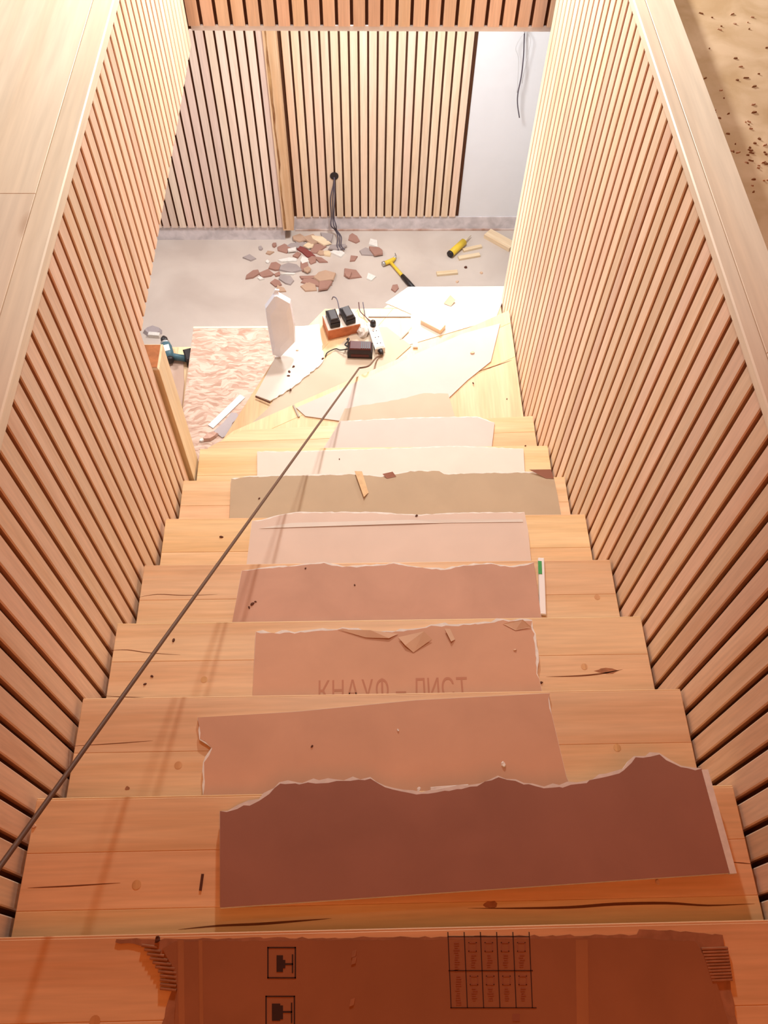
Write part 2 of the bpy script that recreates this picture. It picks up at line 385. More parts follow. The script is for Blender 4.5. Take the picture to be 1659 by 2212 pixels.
# upper hall
struct('floor_hall', MB().box((XR+0.12, -1.8, TOPR-0.09), (2.6, 5.4, TOPR-0.045)), ROUGH, 'worn brown chipboard floor beyond the right ledge', 'floor')
struct('wall_hall_left', MB().box((-2.6, -1.8, TOPL-0.03), (-2.5, 5.4, H+1.4)), WHITEROOM, 'left wall of the upper hall, out of view', 'wall')
struct('wall_hall_right', MB().box((2.5, -1.8, TOPR-0.05), (2.6, 5.4, H+1.4)), WHITEROOM, 'right wall of the upper hall, out of view', 'wall')
struct('wall_hall_far', MB().box((-2.6, 5.3, TOPL-0.03), (2.6, 5.4, H+1.4)), WHITEROOM, 'far wall of the upper hall, out of view', 'wall')
struct('wall_hall_near', MB().box((-2.6, -1.9, 2.0), (2.6, -1.8, H+1.4)), WHITEROOM, 'near wall of the upper hall, out of view', 'wall')
struct('ceiling_hall', MB().box((-2.6, -1.9, H+1.4), (2.6, 5.4, H+1.5)), WHITEROOM, 'ceiling of the upper hall, out of view', 'ceiling')
# ledges: pale boards on the wall tops
ll = struct('trim_2', MB().cbox((XL-0.055, -0.62, TOPL-0.03), (XL+0.002, YH+0.2, TOPL), 0.003), LEDGE, 'narrow pale lip board along the left wall top', 'trim')
lw = struct('trim_3', MB().box((-2.5, -0.62, TOPL-0.03), (XL-0.056, 5.3, TOPL-0.016)), LEDGE, 'wide pale boards beside the left wall top', 'trim')
jy = at(0, 417, TOPL).y
for a, b in ((-0.62, jy-0.0012-0.9), (jy-0.9, jy-0.0012), (jy, 5.3)):
    for x0, x1 in ((-1.20, XL-0.0551), (-1.62, -1.202), (-2.04, -1.622), (-2.5, -2.042)):
        obj('plank', MB().cbox((x0, a, TOPL-0.0159), (x1, b, TOPL-0.0006), 0.0006), LEDGE, lw)
xo = at(1455, 0, TOPR).x
lr = struct('trim_4', MB().box((XR+0.04, -0.62, TOPR-0.035), (xo, 5.3, TOPR-0.012)), LEDGE, 'pale board along the right wall top', 'trim')
jr = at(1640, 763, TOPR).y
for a, b in ((-0.62, jr-0.001), (jr, 5.3)):
    obj('plank', MB().cbox((XR+0.0302, a, TOPR-0.0119), (xo, b, TOPR+0.0014), 0.001), LEDGE, lr)
struct('trim_5', MB().cbox((XR-0.003, -0.62, TOPR-0.02), (XR+0.03, YH+0.2, TOPR+0.002), 0.003), LEDGE, 'narrow pale lip along the right wall top', 'trim')

# ---------------------------------------------------------------- staircase
ST_ = thing('staircase', 'pale pine staircase with winding treads leading down to the lower room', 'staircase', (0, 0, 0))
TT = 0.042
def clip(poly, n, d):                  # keep the side where n.p <= d
    out = []
    for i in range(len(poly)):
        a = Vector(poly[i]); b = Vector(poly[(i+1)%len(poly)]); da = a.dot(n)-d; db = b.dot(n)-d
        if da <= 0: out.append(tuple(a))
        if da*db < 0: out.append(tuple(a+(b-a)*(da/(da-db))))
    return out
def inset(poly, e):
    n = len(poly); a = sum(poly[i][0]*poly[(i+1)%n][1]-poly[(i+1)%n][0]*poly[i][1] for i in range(n))
    if a < 0: poly = poly[::-1]
    out = []
    for i in range(n):
        p0 = Vector(poly[i-1]); p = Vector(poly[i]); p1 = Vector(poly[(i+1)%n])
        d0 = (p-p0).normalized(); d1 = (p1-p).normalized()
        n0 = Vector((-d0.y, d0.x)); n1 = Vector((-d1.y, d1.x)); bs = (n0+n1)
        if bs.length < 1e-4: out.append(tuple(p)); continue
        bs.normalize(); out.append(tuple(p+bs*e/max(0.35, bs.dot(n0))))
    return out
def plank_mb(poly, z0, z1, c=0.005):
    p2 = inset(poly, c); n = len(poly)
    a = sum(poly[i][0]*poly[(i+1)%n][1]-poly[(i+1)%n][0]*poly[i][1] for i in range(n))
    if a < 0: poly = poly[::-1]
    v = [(*p, z0) for p in poly]+[(*p, z1-c) for p in poly]+[(*p, z1) for p in p2]
    f = [tuple(range(n-1,-1,-1)), tuple(range(2*n, 3*n))]
    for i in range(n):
        j = (i+1)%n; f += [(i,j,j+n,i+n), (i+n,j+n,j+2*n,i+2*n)]
    return MB().add(v, f)
def tread(poly, z, ang, cuts, m, c=0.0016):
    core = obj('tread', MB().prism(inset(poly, 0.004), z-TT, z-0.006), m, ST_)
    nrm = Vector((-math.sin(ang), math.cos(ang)))
    cs = [-99]+cuts+[99]
    for a, b in zip(cs[:-1], cs[1:]):
        q = clip(clip(poly, nrm, b), -nrm, -a)
        if len(q) >= 3:
            o = obj('plank', plank_mb(q, z-0.0059, z, c), m, core)
    return core
def riser(p, q, z0, z1):
    p = Vector(p); q = Vector(q); d = (q-p).normalized(); n = Vector((-d.y, d.x))*0.018
    obj('riser', MB().prism([tuple(p), tuple(q), tuple(q-n), tuple(p-n)], z0, z1), TREAD, ST_)
XA, XB = XL+0.013, XR-0.007
treads = {}
for k in range(-1, 8):
    y1 = TY(k); y0 = y1-RUN-0.045
    poly = [(XA, y0), (XB, y0), (XB, y1), (XA, y1)]
    if k == 7: poly = [(XA+0.008, y0), (XB, y0), (XB, y1), (XA+0.008, y1)]
    if k == -1: poly = [(XA, -0.62), (XB, -0.62), (XB, y1), (XA, y1)]
    o_ = rnd.uniform(-0.02, 0.02)
    treads[k] = tread(poly, TZ(k), 0, [y1-0.205+o_, y1-0.105+o_], TREAD, 0.0012)
    obj('nosing_edge', plank_mb([(XA+(0.008 if k == 7 else 0), y1-0.001), (XB, y1-0.001), (XB, y1+0.004), (XA+(0.008 if k == 7 else 0), y1+0.004)], TZ(k)-TT, TZ(k)-0.001, 0.0015), TREAD, treads[k])
    riser((XA+0.05, y1-0.025), (XB, y1-0.025), TZ(k+1)+0.001, TZ(k)-TT-0.001)
Z8, Z9, Z10, Z11, Z12 = TZ(8), TZ(9), TZ(10), TZ(11), TZ(12)
P8 = [(XA+0.035, 1.90), (XB, 1.90), (XB, 2.228), (-0.51, 2.166), (XA, 2.075), (XA, 1.96), (XA+0.035, 1.96)]
P8 = [(XA, 1.96), (XB, 1.90), (XB, 2.228), (-0.51, 2.166), (XA, 2.075)]
treads[8] = tread(P8, Z8, 0.03, [2.03, 2.12], TREAD, 0.0012)
riser((XA+0.05, 2.05), (XB, 2.20), Z9+0.001, Z8-TT-0.001)
a9 = math.atan2(3.02-2.285, 0.735+0.58)
n9 = Vector((-math.sin(a9), math.cos(a9))); d9 = n9.dot(Vector((0.735, 3.02)))
P9 = [(-0.64, 2.02), (XB, 2.10), (XB, 3.02), (-0.58, 2.285), (-0.64, 2.22)]
dj = n9.dot(Vector((0.62, 2.65)))
treads[9] = tread(P9, Z9, a9, [dj, dj+0.11, dj-0.13, ][0:1]+[d9-0.075], TREADY, 0.0015)
riser((-0.56, 2.27), (XB, 2.985), Z10+0.001, Z9-TT-0.001)
a10 = math.atan2(3.2-2.33, -0.19+0.76)
n10 = Vector((-math.sin(a10), math.cos(a10)))
P10 = [(-0.66, 2.12), (XB, 2.62), (XB, 3.2), (-0.19, 3.2), (-0.443, 2.842), (-0.70, 2.26)]
d10 = n10.dot(Vector((-0.19, 3.2)))
treads[10] = tread(P10, Z10, a10, [d10-0.45, d10-0.30, d10-0.15], TREADY, 0.0015)
obj('plank', plank_mb([(0.115, 3.2005), (XB, 3.2005), (XB, 3.36), (0.255, 3.36)], Z10-TT, Z10, 0.002), TREADY, treads[10])
riser((-0.66, 2.30), (-0.415, 2.83), Z11+0.001, Z10-TT-0.001)
riser((-0.415, 2.83), (-0.17, 3.17), Z11+0.001, Z10-TT-0.001)
riser((0.14, 3.19), (0.26, 3.33), 0, Z10-TT-0.001)
riser((XB, 3.34), (0.27, 3.34), 0, Z10-TT-0.001)
riser((0.14, 3.19), (-0.17, 3.19), 0, Z10-TT-0.001)
# lower flight turning left
x0 = -0.905
o11 = obj('tread', MB().prism([(x0, 2.06), (-0.25, 2.06), (-0.12, 3.20), (-0.17, 3.235), (x0, 3.235)], Z11-TT, Z11-0.002), OSB, ST_)
obj('panel', MB().prism([(x0+0.004, 2.065), (-0.26, 2.065), (-0.13, 3.19), (-0.17, 3.222), (x0+0.004, 3.222)], Z11-0.0019, Z11), OSB, o11)
obj('edge_strip', MB().box((x0, 3.223, Z11-TT), (-0.17, 3.236, Z11+0.001)), OFFCUT, o11)
for i, k in enumerate(range(12, 17)):
    z = TZ(k); xa = x0-0.265*(i+1)
    o = obj('tread', MB().box((xa, 2.06, z-TT), (xa+0.30, 3.245, z-0.003)), TREADY, ST_)
    obj('plank', MB().cbox((xa, 2.065, z-0.0029), (xa+0.15, 3.24, z), 0.001), TREADY, o)
    obj('plank', MB().cbox((xa+0.151, 2.065, z-0.0029), (xa+0.30, 3.24, z), 0.001), TREADY, o)
    obj('riser', MB().box((xa+0.265, 2.07, z+0.001), (xa+0.283, 3.23, TZ(k-1)-TT-0.001)), TREADY, ST_)
obj('riser', MB().box((xa+0.02, 2.07, 0.001), (xa+0.038, 3.23, z-TT-0.001)), TREADY, ST_)
# wooden plugs over the screws in the treads
PLUG = wood('plug_wood', (0.70, 0.42, 0.20), (0.52, 0.26, 0.10), 'y', 0.5, 0.05, 30)
for px, py, k in ((441, 1468, 3), (1262, 1440, 3), (385, 1653, 2), (1333, 1615, 2), (295, 1911, 1), (205, 2206, 0), (1290, 1290, 4)):
    c_ = at(px, py, TZ(k)); n = 14; R_ = 0.0085
    obj('plug', MB().prism([(c_.x+R_*math.cos(2*math.pi*i/n), c_.y+R_*math.sin(2*math.pi*i/n)) for i in range(n)], TZ(k)-0.002, TZ(k)+0.0006), PLUG, treads[k])
CRACK = mat('dark_crack', (0.17, 0.055, 0.02), 0.9)
for k, w_, pl_ in ((1, .0022, [(385,2008),(470,2000),(560,1996),(640,1990),(716,1984)]), (1, .0026, [(1010,1962),(1120,1962),(1230,1960),(1330,1953),(1440,1951),(1530,1956),(1630,1952)]),
        (1, .0012, [(60,1918),(150,1914),(260,1907)]), (3, .0020, [(1180,1462),(1250,1460),(1300,1455),(1345,1446)]), (3, .0011, [(235,1405),(275,1404),(320,1410),(390,1415)]),
        (2, .0009, [(150,1612),(250,1606),(330,1600)]), (4, .0011, [(300,1290),(340,1284),(400,1286),(470,1284)]), (3, .0010, [(215,1503),(300,1507),(380,1512)]), (9, .0030, [(1025,806),(1050,797),(1080,787),(1106,778)]), (1, .0009, [(1580,1862),(1600,1864),(1625,1866)])):
    c_ = smoothpts([at(*q, TZ(k)) for q in pl_], 4); n = len(c_)
    v = []
    for i, p in enumerate(c_):
        h_ = w_*math.sin(math.pi*(i+0.3)/(n-0.4)); v += [(p.x, p.y-h_, TZ(k)+0.0002), (p.x, p.y+h_, TZ(k)+0.0002), (p.x, p.y-h_, TZ(k)-0.003), (p.x, p.y+h_, TZ(k)-0.003)]
    f = []
    for i in range(n-1):
        a = 4*i; f += [(a, a+4, a+5, a+1), (a+2, a+3, a+7, a+6), (a, a+2, a+6, a+4), (a+1, a+5, a+7, a+3)]
    obj('crack', MB().add(v, f), CRACK, treads[k])
KNOT = mat('knot_wood', (0.40, 0.16, 0.07), 0.6, var=.3, scale=60)
for px, py, k, rx, ry in ((1310,1449,3,.028,.008),(1060,1955,1,.014,.007),(275,1703,2,.005,.005)):
    p = at(px, py, TZ(k)); n = 12; r = random.Random(px)
    obj('knot', MB().prism([(p.x+rx*math.cos(2*math.pi*i/n)*r.uniform(.7,1.2), p.y+ry*math.sin(2*math.pi*i/n)*r.uniform(.7,1.2)) for i in range(n)], TZ(k)-0.002, TZ(k)+0.0002), KNOT, treads[k])
# post at the end of the left wall
po = thing('timber_post', 'short pale timber post with orange end grain at the end of the left slatted wall', 'post', (-0.672, 1.855, Z8-0.05))
obj('shaft', MB().cbox((-0.716, 1.802, Z8-0.05), (-0.648, 1.912, H-2.062), 0.005), POST, po)
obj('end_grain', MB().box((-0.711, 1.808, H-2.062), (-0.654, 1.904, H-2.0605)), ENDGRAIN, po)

# ---------------------------------------------------------------- boards and cardboard lying on the treads
def sheet(name, label, cat, px, z, th, top, core, torn=(), amp=0.006, seed=1, tilt=None, back=None, group=None, lip=0.003):
    """px: outline in photo pixels at level z; torn: edges (by start index) broken ragged, showing the core"""
    pts = [at(a, b, z) for a, b in px]; pts = [(p.x, p.y) for p in pts]
    n = len(pts)
    c = Vector((sum(p[0] for p in pts)/n, sum(p[1] for p in pts)/n, z))
    keep = [i for i in range(n) if i not in torn]
    zt = (lambda x, y: z) if tilt is None else (lambda x, y: z + tilt[0]*(x-c.x) + tilt[1]*(y-c.y) + tilt[2])
    t = thing(name, label, cat, c, group=group)
    pc = jag(pts, amp, 0.016, seed, keep)
    if core is not None:
        obj('core', MB().prism(pc, lambda x, y: zt(x, y)+0.0003, lambda x, y: zt(x, y)+th-0.0006), core, t)
        # face paper: torn back a little from the ragged edges only
        r = random.Random(seed+9); pp = []
        ccw = sum(pts[i][0]*pts[(i+1)%n][1]-pts[(i+1)%n][0]*pts[i][1] for i in range(n)) > 0
        for i in range(n):
            a = Vector(pts[i]); b = Vector(pts[(i+1)%n]); d = (b-a); nn = Vector((-d.y, d.x)).normalized()*(1 if ccw else -1)
            t1 = i in torn; t0 = (i-1)%n in torn
            pp.append(tuple(a+nn*(lip*1.2 if t1 and t0 else 0.0006)))
            if t1:
                m = max(1, int(d.length/0.013))
                for j in range(1, m): pp.append(tuple(a+d*((j+r.uniform(-.3,.3))/m)+nn*(amp*0.6+lip*r.uniform(0.2, 1.6))))
        obj('face_paper', MB().prism(pp, lambda x, y: zt(x, y)+th-0.00055, lambda x, y: zt(x, y)+th), top, t)
    else:
        obj('face_paper', MB().prism(pc, lambda x, y: zt(x, y)+0.0003, lambda x, y: zt(x, y)+th), top, t)
    return t, zt, c
G1 = 'plasterboard offcuts laid on the stair treads'
DARK = paper('dark_brown_paper', (0.36, 0.175, 0.125), 0.12)
BRN = paper('brown_paper', (0.62, 0.36, 0.24), 0.10)
REDB = paper('reddish_paper', (0.58, 0.345, 0.25), 0.14)
PINK = paper('pale_pink_paper', (0.68, 0.54, 0.45), 0.06)
OLIVE = paper('olive_paper', (0.47, 0.36, 0.245), 0.08)
CREAM = paper('cream_paper', (0.70, 0.63, 0.555), 0.06)
ROSE = paper('rose_paper', (0.61, 0.525, 0.475), 0.06)
TAN = paper('tan_paper', (0.55, 0.44, 0.33), 0.06)
CARD = mat('corrugated_brown', (0.36, 0.155, 0.075), 0.75, var=0.16, scale=5, spec=0.15)
CARD2 = mat('torn_cardboard_inner', (0.42, 0.20, 0.11), 0.85, var=0.25, scale=40, spec=0.1)
TAPE = mat('packing_tape', (0.42, 0.19, 0.09), 0.25, var=0.1, scale=8, spec=0.5)

# dark board on the second visible tread, far edge torn and hanging over the nosing, near edge raised
d1, z1f, c1 = sheet('plasterboard_offcut', 'dark brown plasterboard offcut with ragged far edge lying askew on a tread', 'plasterboard',
    [(480,1965),(1562,1892),(1548,1832),(1505,1668),(1462,1662),(1415,1634),(1362,1641),(1338,1668),(1240,1697),(1170,1706),(1110,1690),(1072,1682),(1012,1702),(910,1717),(850,1708),(800,1684),(605,1695),(562,1731),(478,1757)],
    TZ(1)+0.001, 0.0125, DARK, GYPSUM, torn=set(range(3,18)), amp=0.004, seed=3, tilt=(0.012,-0.035,0.014), group=G1)
e0, e1 = at(1505,1668,TZ(1)+0.014), at(1562,1892,TZ(1)+0.014)
dd = (e1-e0).normalized(); nn_ = Vector((-dd.y, dd.x, 0))
ez = lambda p: z1f(p.x, p.y)
obj('pale_edge', MB().add([(*(e0+nn_*s_).xy, ez(e0)+h_) for s_ in (0.004, 0.017) for h_ in (0.004, 0.0135)]+[(*(e1+nn_*s_).xy, ez(e1)+h_) for s_ in (0.004, 0.017) for h_ in (0.004, 0.0135)],
    [(0,1,3,2),(4,6,7,5),(0,4,5,1),(2,3,7,6),(1,5,7,3),(0,2,6,4)]), GYPSUM, d1)
d2, z2f, c2 = sheet('plasterboard_offcut', 'brown plasterboard offcut with a torn left side just beyond the dark board', 'plasterboard',
    [(440,1722),(1240,1722),(1222,1680),(1190,1545),(1186,1500),(900,1515),(640,1540),(428,1553),(432,1600),(458,1618),(440,1650)],
    TZ(2)+0.001, 0.010, BRN, GYPSUM, torn={7,8,9,10,3}, amp=0.003, seed=5, group=G1, lip=0.002)
d3, z3f, c3 = sheet('plasterboard_offcut', 'brown plasterboard offcut printed with faint Cyrillic letters and torn far edge', 'plasterboard',
    [(545,1535),(1178,1535),(1164,1470),(1156,1372),(1148,1342),(1085,1340),(1000,1350),(930,1352),(880,1362),(800,1366),(740,1358),(650,1366),(553,1368)],
    TZ(3)+0.001, 0.010, BRN, GYPSUM, torn={2,3,4,5,6,7,8,9,10,11}, amp=0.005, seed=8, group=G1)
d4, z4f, c4 = sheet('plasterboard_offcut', 'reddish brown plasterboard offcut with wavy far edge and pale chalk smears', 'plasterboard',
    [(502,1350),(1170,1350),(1152,1218),(1100,1226),(1060,1219),(1000,1223),(960,1232),(900,1227),(850,1218),(800,1224),(740,1226),(700,1217),(640,1224),(560,1230),(523,1236)],
    TZ(4)+0.001, 0.010, REDB, GYPSUM, torn=set(range(2,14)), amp=0.003, seed=11, group=G1)
d5, z5f, c5 = sheet('plasterboard_offcut', 'pale pink plasterboard offcut with a cracked strip along its far edge', 'plasterboard',
    [(532,1232),(1148,1232),(1140,1150),(1132,1109),(1000,1110),(900,1115),(800,1109),(640,1109),(600,1116),(565,1126),(545,1128)],
    TZ(5)+0.001, 0.010, PINK, GYPSUM, torn={3,4,5,6,7,8,9}, amp=0.002, seed=14, group=G1)
d6, z6f, c6 = sheet('plasterboard_offcut', 'wide olive brown plasterboard offcut with ragged far edge and curled corner', 'plasterboard',
    [(496,1130),(1214,1130),(1196,1036),(1150,1022),(1050,1023),(960,1026),(948,1019),(886,1019),(830,1031),(760,1026),(650,1029),(540,1031),(500,1037)],
    TZ(6)+0.001, 0.010, OLIVE, GYPSUM, torn=set(range(2,12)), amp=0.003, seed=17, group=G1)
d7, z7f, c7 = sheet('plasterboard_offcut', 'cream plasterboard offcut on the last full straight tread', 'plasterboard',
    [(556,1045),(1134,1045),(1130,972),(985,966),(820,972),(640,978),(556,978)],
    TZ(7)+0.001, 0.010, CREAM, GYPSUM, torn={2,3,4,5}, amp=0.002, seed=20, group=G1)
d8, z8f, c8 = sheet('plasterboard_offcut', 'pale rose plasterboard offcut on the first angled tread', 'plasterboard',
    [(690,985),(1060,985),(1068,915),(1030,902),(900,904),(736,911)],
    Z8+0.001, 0.008, ROSE, GYPSUM, torn={2,3,4}, amp=0.002, seed=23, group=G1)
d9b, _, _ = sheet('plasterboard_offcut', 'small tan plasterboard offcut with wavy edge at the near side of the wide winder', 'plasterboard',
    [(722,935),(992,935),(968,852),(915,851),(860,865),(790,876),(745,884)],
    Z9+0.0065, 0.006, TAN, None, torn={2,3,4,5}, amp=0.003, seed=29, group=G1)
d9, z9f, c9 = sheet('plasterboard_sheet', 'large pale rose sheet covering most of the wide winder tread', 'plasterboard',
    [(640,882),(660,900),(745,912),(800,905),(968,862),(1010,822),(1060,782),(1080,700),(1000,722),(900,765),(840,796),(750,835)],
    Z9+0.001, 0.005, ROSE, None, seed=26, group=G1)
d10, z10f, c10 = sheet('cardboard_piece', 'long tan cardboard strip on the lower winder beneath the charger', 'cardboard',
    [(532,926),(640,905),(830,800),(888,748),(835,707),(770,712),(712,768),(690,790),(628,842),(590,866),(578,884)],
    Z10+0.001, 0.004, TAN, None, torn={7,8,9}, amp=0.003, seed=31)
d10w, _, _ = sheet('plasterboard_sheet', 'dusty white plasterboard piece with dark specks beside the tan cardboard', 'plasterboard',
    [(552,856),(584,868),(628,842),(692,790),(700,778),(694,735),(690,702),(612,712),(592,780)],
    Z10+0.0055, 0.008, CREAM, GYPSUM, torn={1,2,3,4}, amp=0.004, seed=33)
d10p, _, _ = sheet('paper_sheet', 'bright white paper sheet spread over the far corner of the lower winder', 'paper',
    [(884,745),(1070,690),(1090,640),(1092,619),(882,620),(832,655),(896,682)],
    Z10+0.001, 0.002, CREAM, None, torn={5}, amp=0.002, seed=35)

# print on the third board
def glyph(ch):
    fc = bpy.data.curves.new('glyph', 'FONT'); fc.body = ch; fc.size = 1.0; fc.extrude = 0.002
    fo = bpy.data.objects.new('glyph', fc); C.objects.link(fo); bpy.context.view_layer.update()
    me = bpy.data.meshes.new_from_object(fo.evaluated_get(bpy.context.evaluated_depsgraph_get()))
    bpy.data.objects.remove(fo)
    x0 = min(v.co.x for v in me.vertices); x1 = max(v.co.x for v in me.vertices)
    for v in me.vertices: v.co.x -= x0
    me.materials.clear(); me.materials.append(PALEINK)
    return me, x1-x0
p0, p1 = at(688, 1516, TZ(3)+0.011), at(1012, 1508, TZ(3)+0.011)
row = []; x = 0.0
for ch in 'КНАУФ – ЛИСТ':
    if ch == ' ': x += 0.22; continue
    me, wd = glyph('О' if ch == 'Ф' else ch)
    row.append((me, x, ch, wd)); x += wd+0.13
cap = max(v.co.y for v in row[1][0].vertices)
kx = (p1-p0).length/(x-0.13); ky = (at(688, 1470, TZ(3)+0.011)-p0).length/cap
ang = math.atan2(p1.y-p0.y, p1.x-p0.x)
for me, x, ch, wd in row:
    def place(m_):
        o = put('letter', m_, d3, Vector((p0.x+x*kx*math.cos(ang), p0.y+x*kx*math.sin(ang), TZ(3)+0.0113))-d3.location, (0, 0, ang))
        o.scale = (kx, ky, 0.1); return o
    place(me)
    if ch == 'Ф': place(mesh('letter', MB().box((wd/2-0.05, -0.02, -0.004), (wd/2+0.05, cap+0.02, 0.004)), PALEINK))

# cardboard on the nearest visible tread: corrugated box flap with printed handling marks
Z0 = TZ(0)
cbx = thing('cardboard_sheet', 'brown corrugated cardboard flap printed with handling marks on the nearest tread', 'cardboard', at(950, 2110, Z0))
def on0(px, py): p = at(px, py, Z0); return (p.x, p.y)
outl = [on0(*q) for q in [(352,2330),(350,2212),(372,2140),(352,2100),(340,2062),(318,2044),(250,2036),(252,2029),(960,2024),(1110,2022),(1375,2019),(1380,2008),(1480,2012),(1560,2020),(1566,2060),(1578,2140),(1592,2212),(1600,2330)]]
obj('backing_liner', MB().prism(jag(outl, 0.0015, 0.01, 4), Z0+0.0005, Z0+0.0025), CARD2, cbx)
inn = [on0(*q) for q in [(385,2330),(378,2212),(384,2130),(372,2085),(352,2050),(380,2034),(960,2030),(1370,2027),(1500,2034),(1525,2075),(1548,2130),(1572,2212),(1585,2330)]]
obj('face_liner', MB().prism(jag(inn, 0.0008, 0.01, 6), Z0+0.0026, Z0+0.005), CARD, cbx)
for sx, (xa, xb, ya, yb) in enumerate(((306, 366, 2042, 2135), (1515, 1572, 2050, 2118))):   # bared flutes at the torn ends
    for i in range(11):
        t_ = i/10; y_ = ya+(yb-ya)*t_
        if sx == 0: xs_, xe_ = xa+40*min(1, t_*1.5), xa+75*min(1, 0.45+t_)
        else: xs_, xe_ = xa+22*t_, xb+10*t_
        a, b = at(xs_, y_, Z0+0.004), at(xe_, y_+(4 if sx == 0 else -2), Z0+0.004)
        obj('flute', MB().tube([a, b], 0.0022, 6), CARD2, cbx)
for xa, xb in ((385, 398), (430, 438), (1242, 1268)):        # strips of packing tape
    obj('tape_strip', MB().prism([on0(xa, 2031), on0(xb, 2031), on0(xb+4, 2330), on0(xa+4, 2330)], Z0+0.005, Z0+0.0053), TAPE, cbx)
def inkrect(px0, py0, px1, py1, sk=0.0, name='printed_mark'):
    z = Z0+0.0053
    q = [on0(px0, py0), on0(px1, py0), on0(px1+sk, py1), on0(px0+sk, py1)]
    return MB().prism(q, z-0.0002, z+0.0001)
def inkset(rects, m=INK):
    mb = MB()
    for r in rects:
        t_ = inkrect(*r); mb.add(t_.v, t_.f)
    o = obj('printed_mark', mb, m, cbx); return o
def frame(x0, y0, x1, y1, w_=3): return [(x0,y0,x1,y0+w_),(x0,y1-w_,x1,y1),(x0,y0,x0+w_,y1),(x1-w_,y0,x1,y1)]
inkset(frame(578,2046,640,2114)+[(598,2064,612,2100),(612,2074,617,2092),(617,2081,634,2085),(631,2062,634,2102)])
inkset(frame(574,2151,638,2230)+[(588,2168,606,2205),(606,2172,612,2202),(612,2184,632,2188),(629,2166,632,2210)])
tb = []
for i in range(6): tb.append((966+i*35, 2014, 968+i*35, 2178, 7))
tb += [(966,2023,1142,2025),(968,2096,1150,2098),(972,2176,1158,2178)]
inkset(tb)
mk = []; rr = random.Random(3)
for i in range(5):
    for j, y in enumerate((2036, 2108)):
        x = 972+i*35+j*3
        if i: mk += frame(x+4, y, x+22, y+20, 2)
        for q in range(6 if i else 13):
            ya = y+(26 if i else 0)+q*5
            mk.append((x+9+rr.uniform(-2,2), ya, x+18+rr.uniform(-2,3), ya+2.6))
mk.append((1106,2190,1122,2206))
inkset(mk, FAINTINK)
for px, py in ((764, 2060), (764, 2075), (760, 2165)):
    p = at(px, py, Z0+0.005)
    obj('tear', MB().prism([(p.x-0.004, p.y-0.006), (p.x+0.003, p.y-0.004), (p.x+0.005, p.y+0.006), (p.x-0.002, p.y+0.004)], p.z, p.z+0.001), CARD2, cbx)

exec_later = []
# ---------------------------------------------------------------- crumbs, paper flakes and splinters on the treads
def flake(px, py, z, L, W_, ang, m, name, label, cat, h=0.006, seed=0, group=None, lift=0.0, sides=None):
    r = random.Random(seed); n = sides or 7; p = at(px, py, z)
    jt = 0.28 if sides else 0.0; ph = r.uniform(0, 1) if sides else 0
    pts = [(math.cos(2*math.pi*(i+ph+r.uniform(-jt,jt))/n)*L*r.uniform(.75,1.15), math.sin(2*math.pi*(i+ph+r.uniform(-jt,jt))/n)*W_*r.uniform(.7,1.15)) for i in range(n)]
    ca, sa = math.cos(ang), math.sin(ang)
    pts = [(a*ca-b*sa, a*sa+b*ca) for a, b in pts]
    mb = MB(); k = 0.93 if sides else 0.75
    v = [(a, b, 0) for a, b in pts]+[(a*k, b*k, h*r.uniform(.7,1.1)) for a, b in pts]
    f = [tuple(range(n-1,-1,-1)), tuple(range(n,2*n))]+[(i,(i+1)%n,n+(i+1)%n,n+i) for i in range(n)]
    mb.add(v, f); me = mesh(name, mb, m)
    o = put(name, me, None, (p.x, p.y, z+0.0004+lift), (r.uniform(-.02,.02), r.uniform(-.02,.02), 0))
    return tag(o, label, cat, group)
def strip(px0, py0, px1, py1, z, w_, h, m, name, label, cat, group=None):   # small straight offcut between two photo points
    a, b = at(px0, py0, z), at(px1, py1, z); d = (b-a); L = d.length
    mb = MB().cbox((-L/2, -w_/2, 0), (L/2, w_/2, h), min(0.002, h*0.2)); me = mesh(name, mb, m)
    o = put(name, me, None, (a+b)/2+Vector((0,0,0.0004)), (0, 0, math.atan2(d.y, d.x)))
    return tag(o, label, cat, group)
PAPERT = paper('torn_paper', (0.70, 0.47, 0.32), 0.15)
def curl(px, py, z, pts, m, label):       # curled scrap of torn face paper: small bent ribbon
    t = [at(px+a, py+b, z) for a, b, _ in pts]
    top = [Vector((p.x, p.y, z+0.0006+h)) for p, (_, _, h) in zip(t, pts)]
    mb = MB(); n = len(top)
    mb.add([tuple(p) for p in top]+[tuple(p+Vector((0,0,-0.0005))) for p in top], [tuple(range(n)), tuple(range(2*n-1,n-1,-1))]+[(i,(i+1)%n,n+(i+1)%n,n+i) for i in range(n)])
    o = obj('paper_scrap', mb, m); return tag(o, label, 'paper scrap')
T3 = TZ(3)+0.011; T2 = TZ(2)+0.011; T4 = TZ(4)+0.011; T5 = TZ(5)+0.011; T6 = TZ(6)+0.011; T7 = TZ(7)+0.011
curl(895, 1390, T3, [(-35,-12,.004),(20,-22,.012),(38,-8,.004),(-2,20,.001),(-20,6,.006)], PAPERT, 'large curled paper scrap near the torn edge of the printed board')
curl(970, 1374, T3, [(-10,-14,.006),(2,-15,.002),(13,8,.001),(4,14,.006)], PAPERT, 'narrow folded paper scrap right of the large curled scrap')
curl(800, 1366, T3, [(-70,-6,.001),(0,-2,.008),(60,4,.001),(40,14,.004),(-10,12,.002)], PAPERT, 'long shredded paper strip along the printed board far edge')
curl(1118, 1352, T3, [(-32,-4,.001),(10,-10,.010),(30,4,.002),(-5,10,.001)], PAPERT, 'curled paper corner at the right end of the printed board')
curl(780, 1045, T6, [(-14,-24,.010),(2,-26,.002),(16,20,.002),(6,32,.010)], mat('scrap_wood', (0.72,0.48,0.26), 0.7, var=.2, scale=40), 'twisted wood sliver on the olive board')
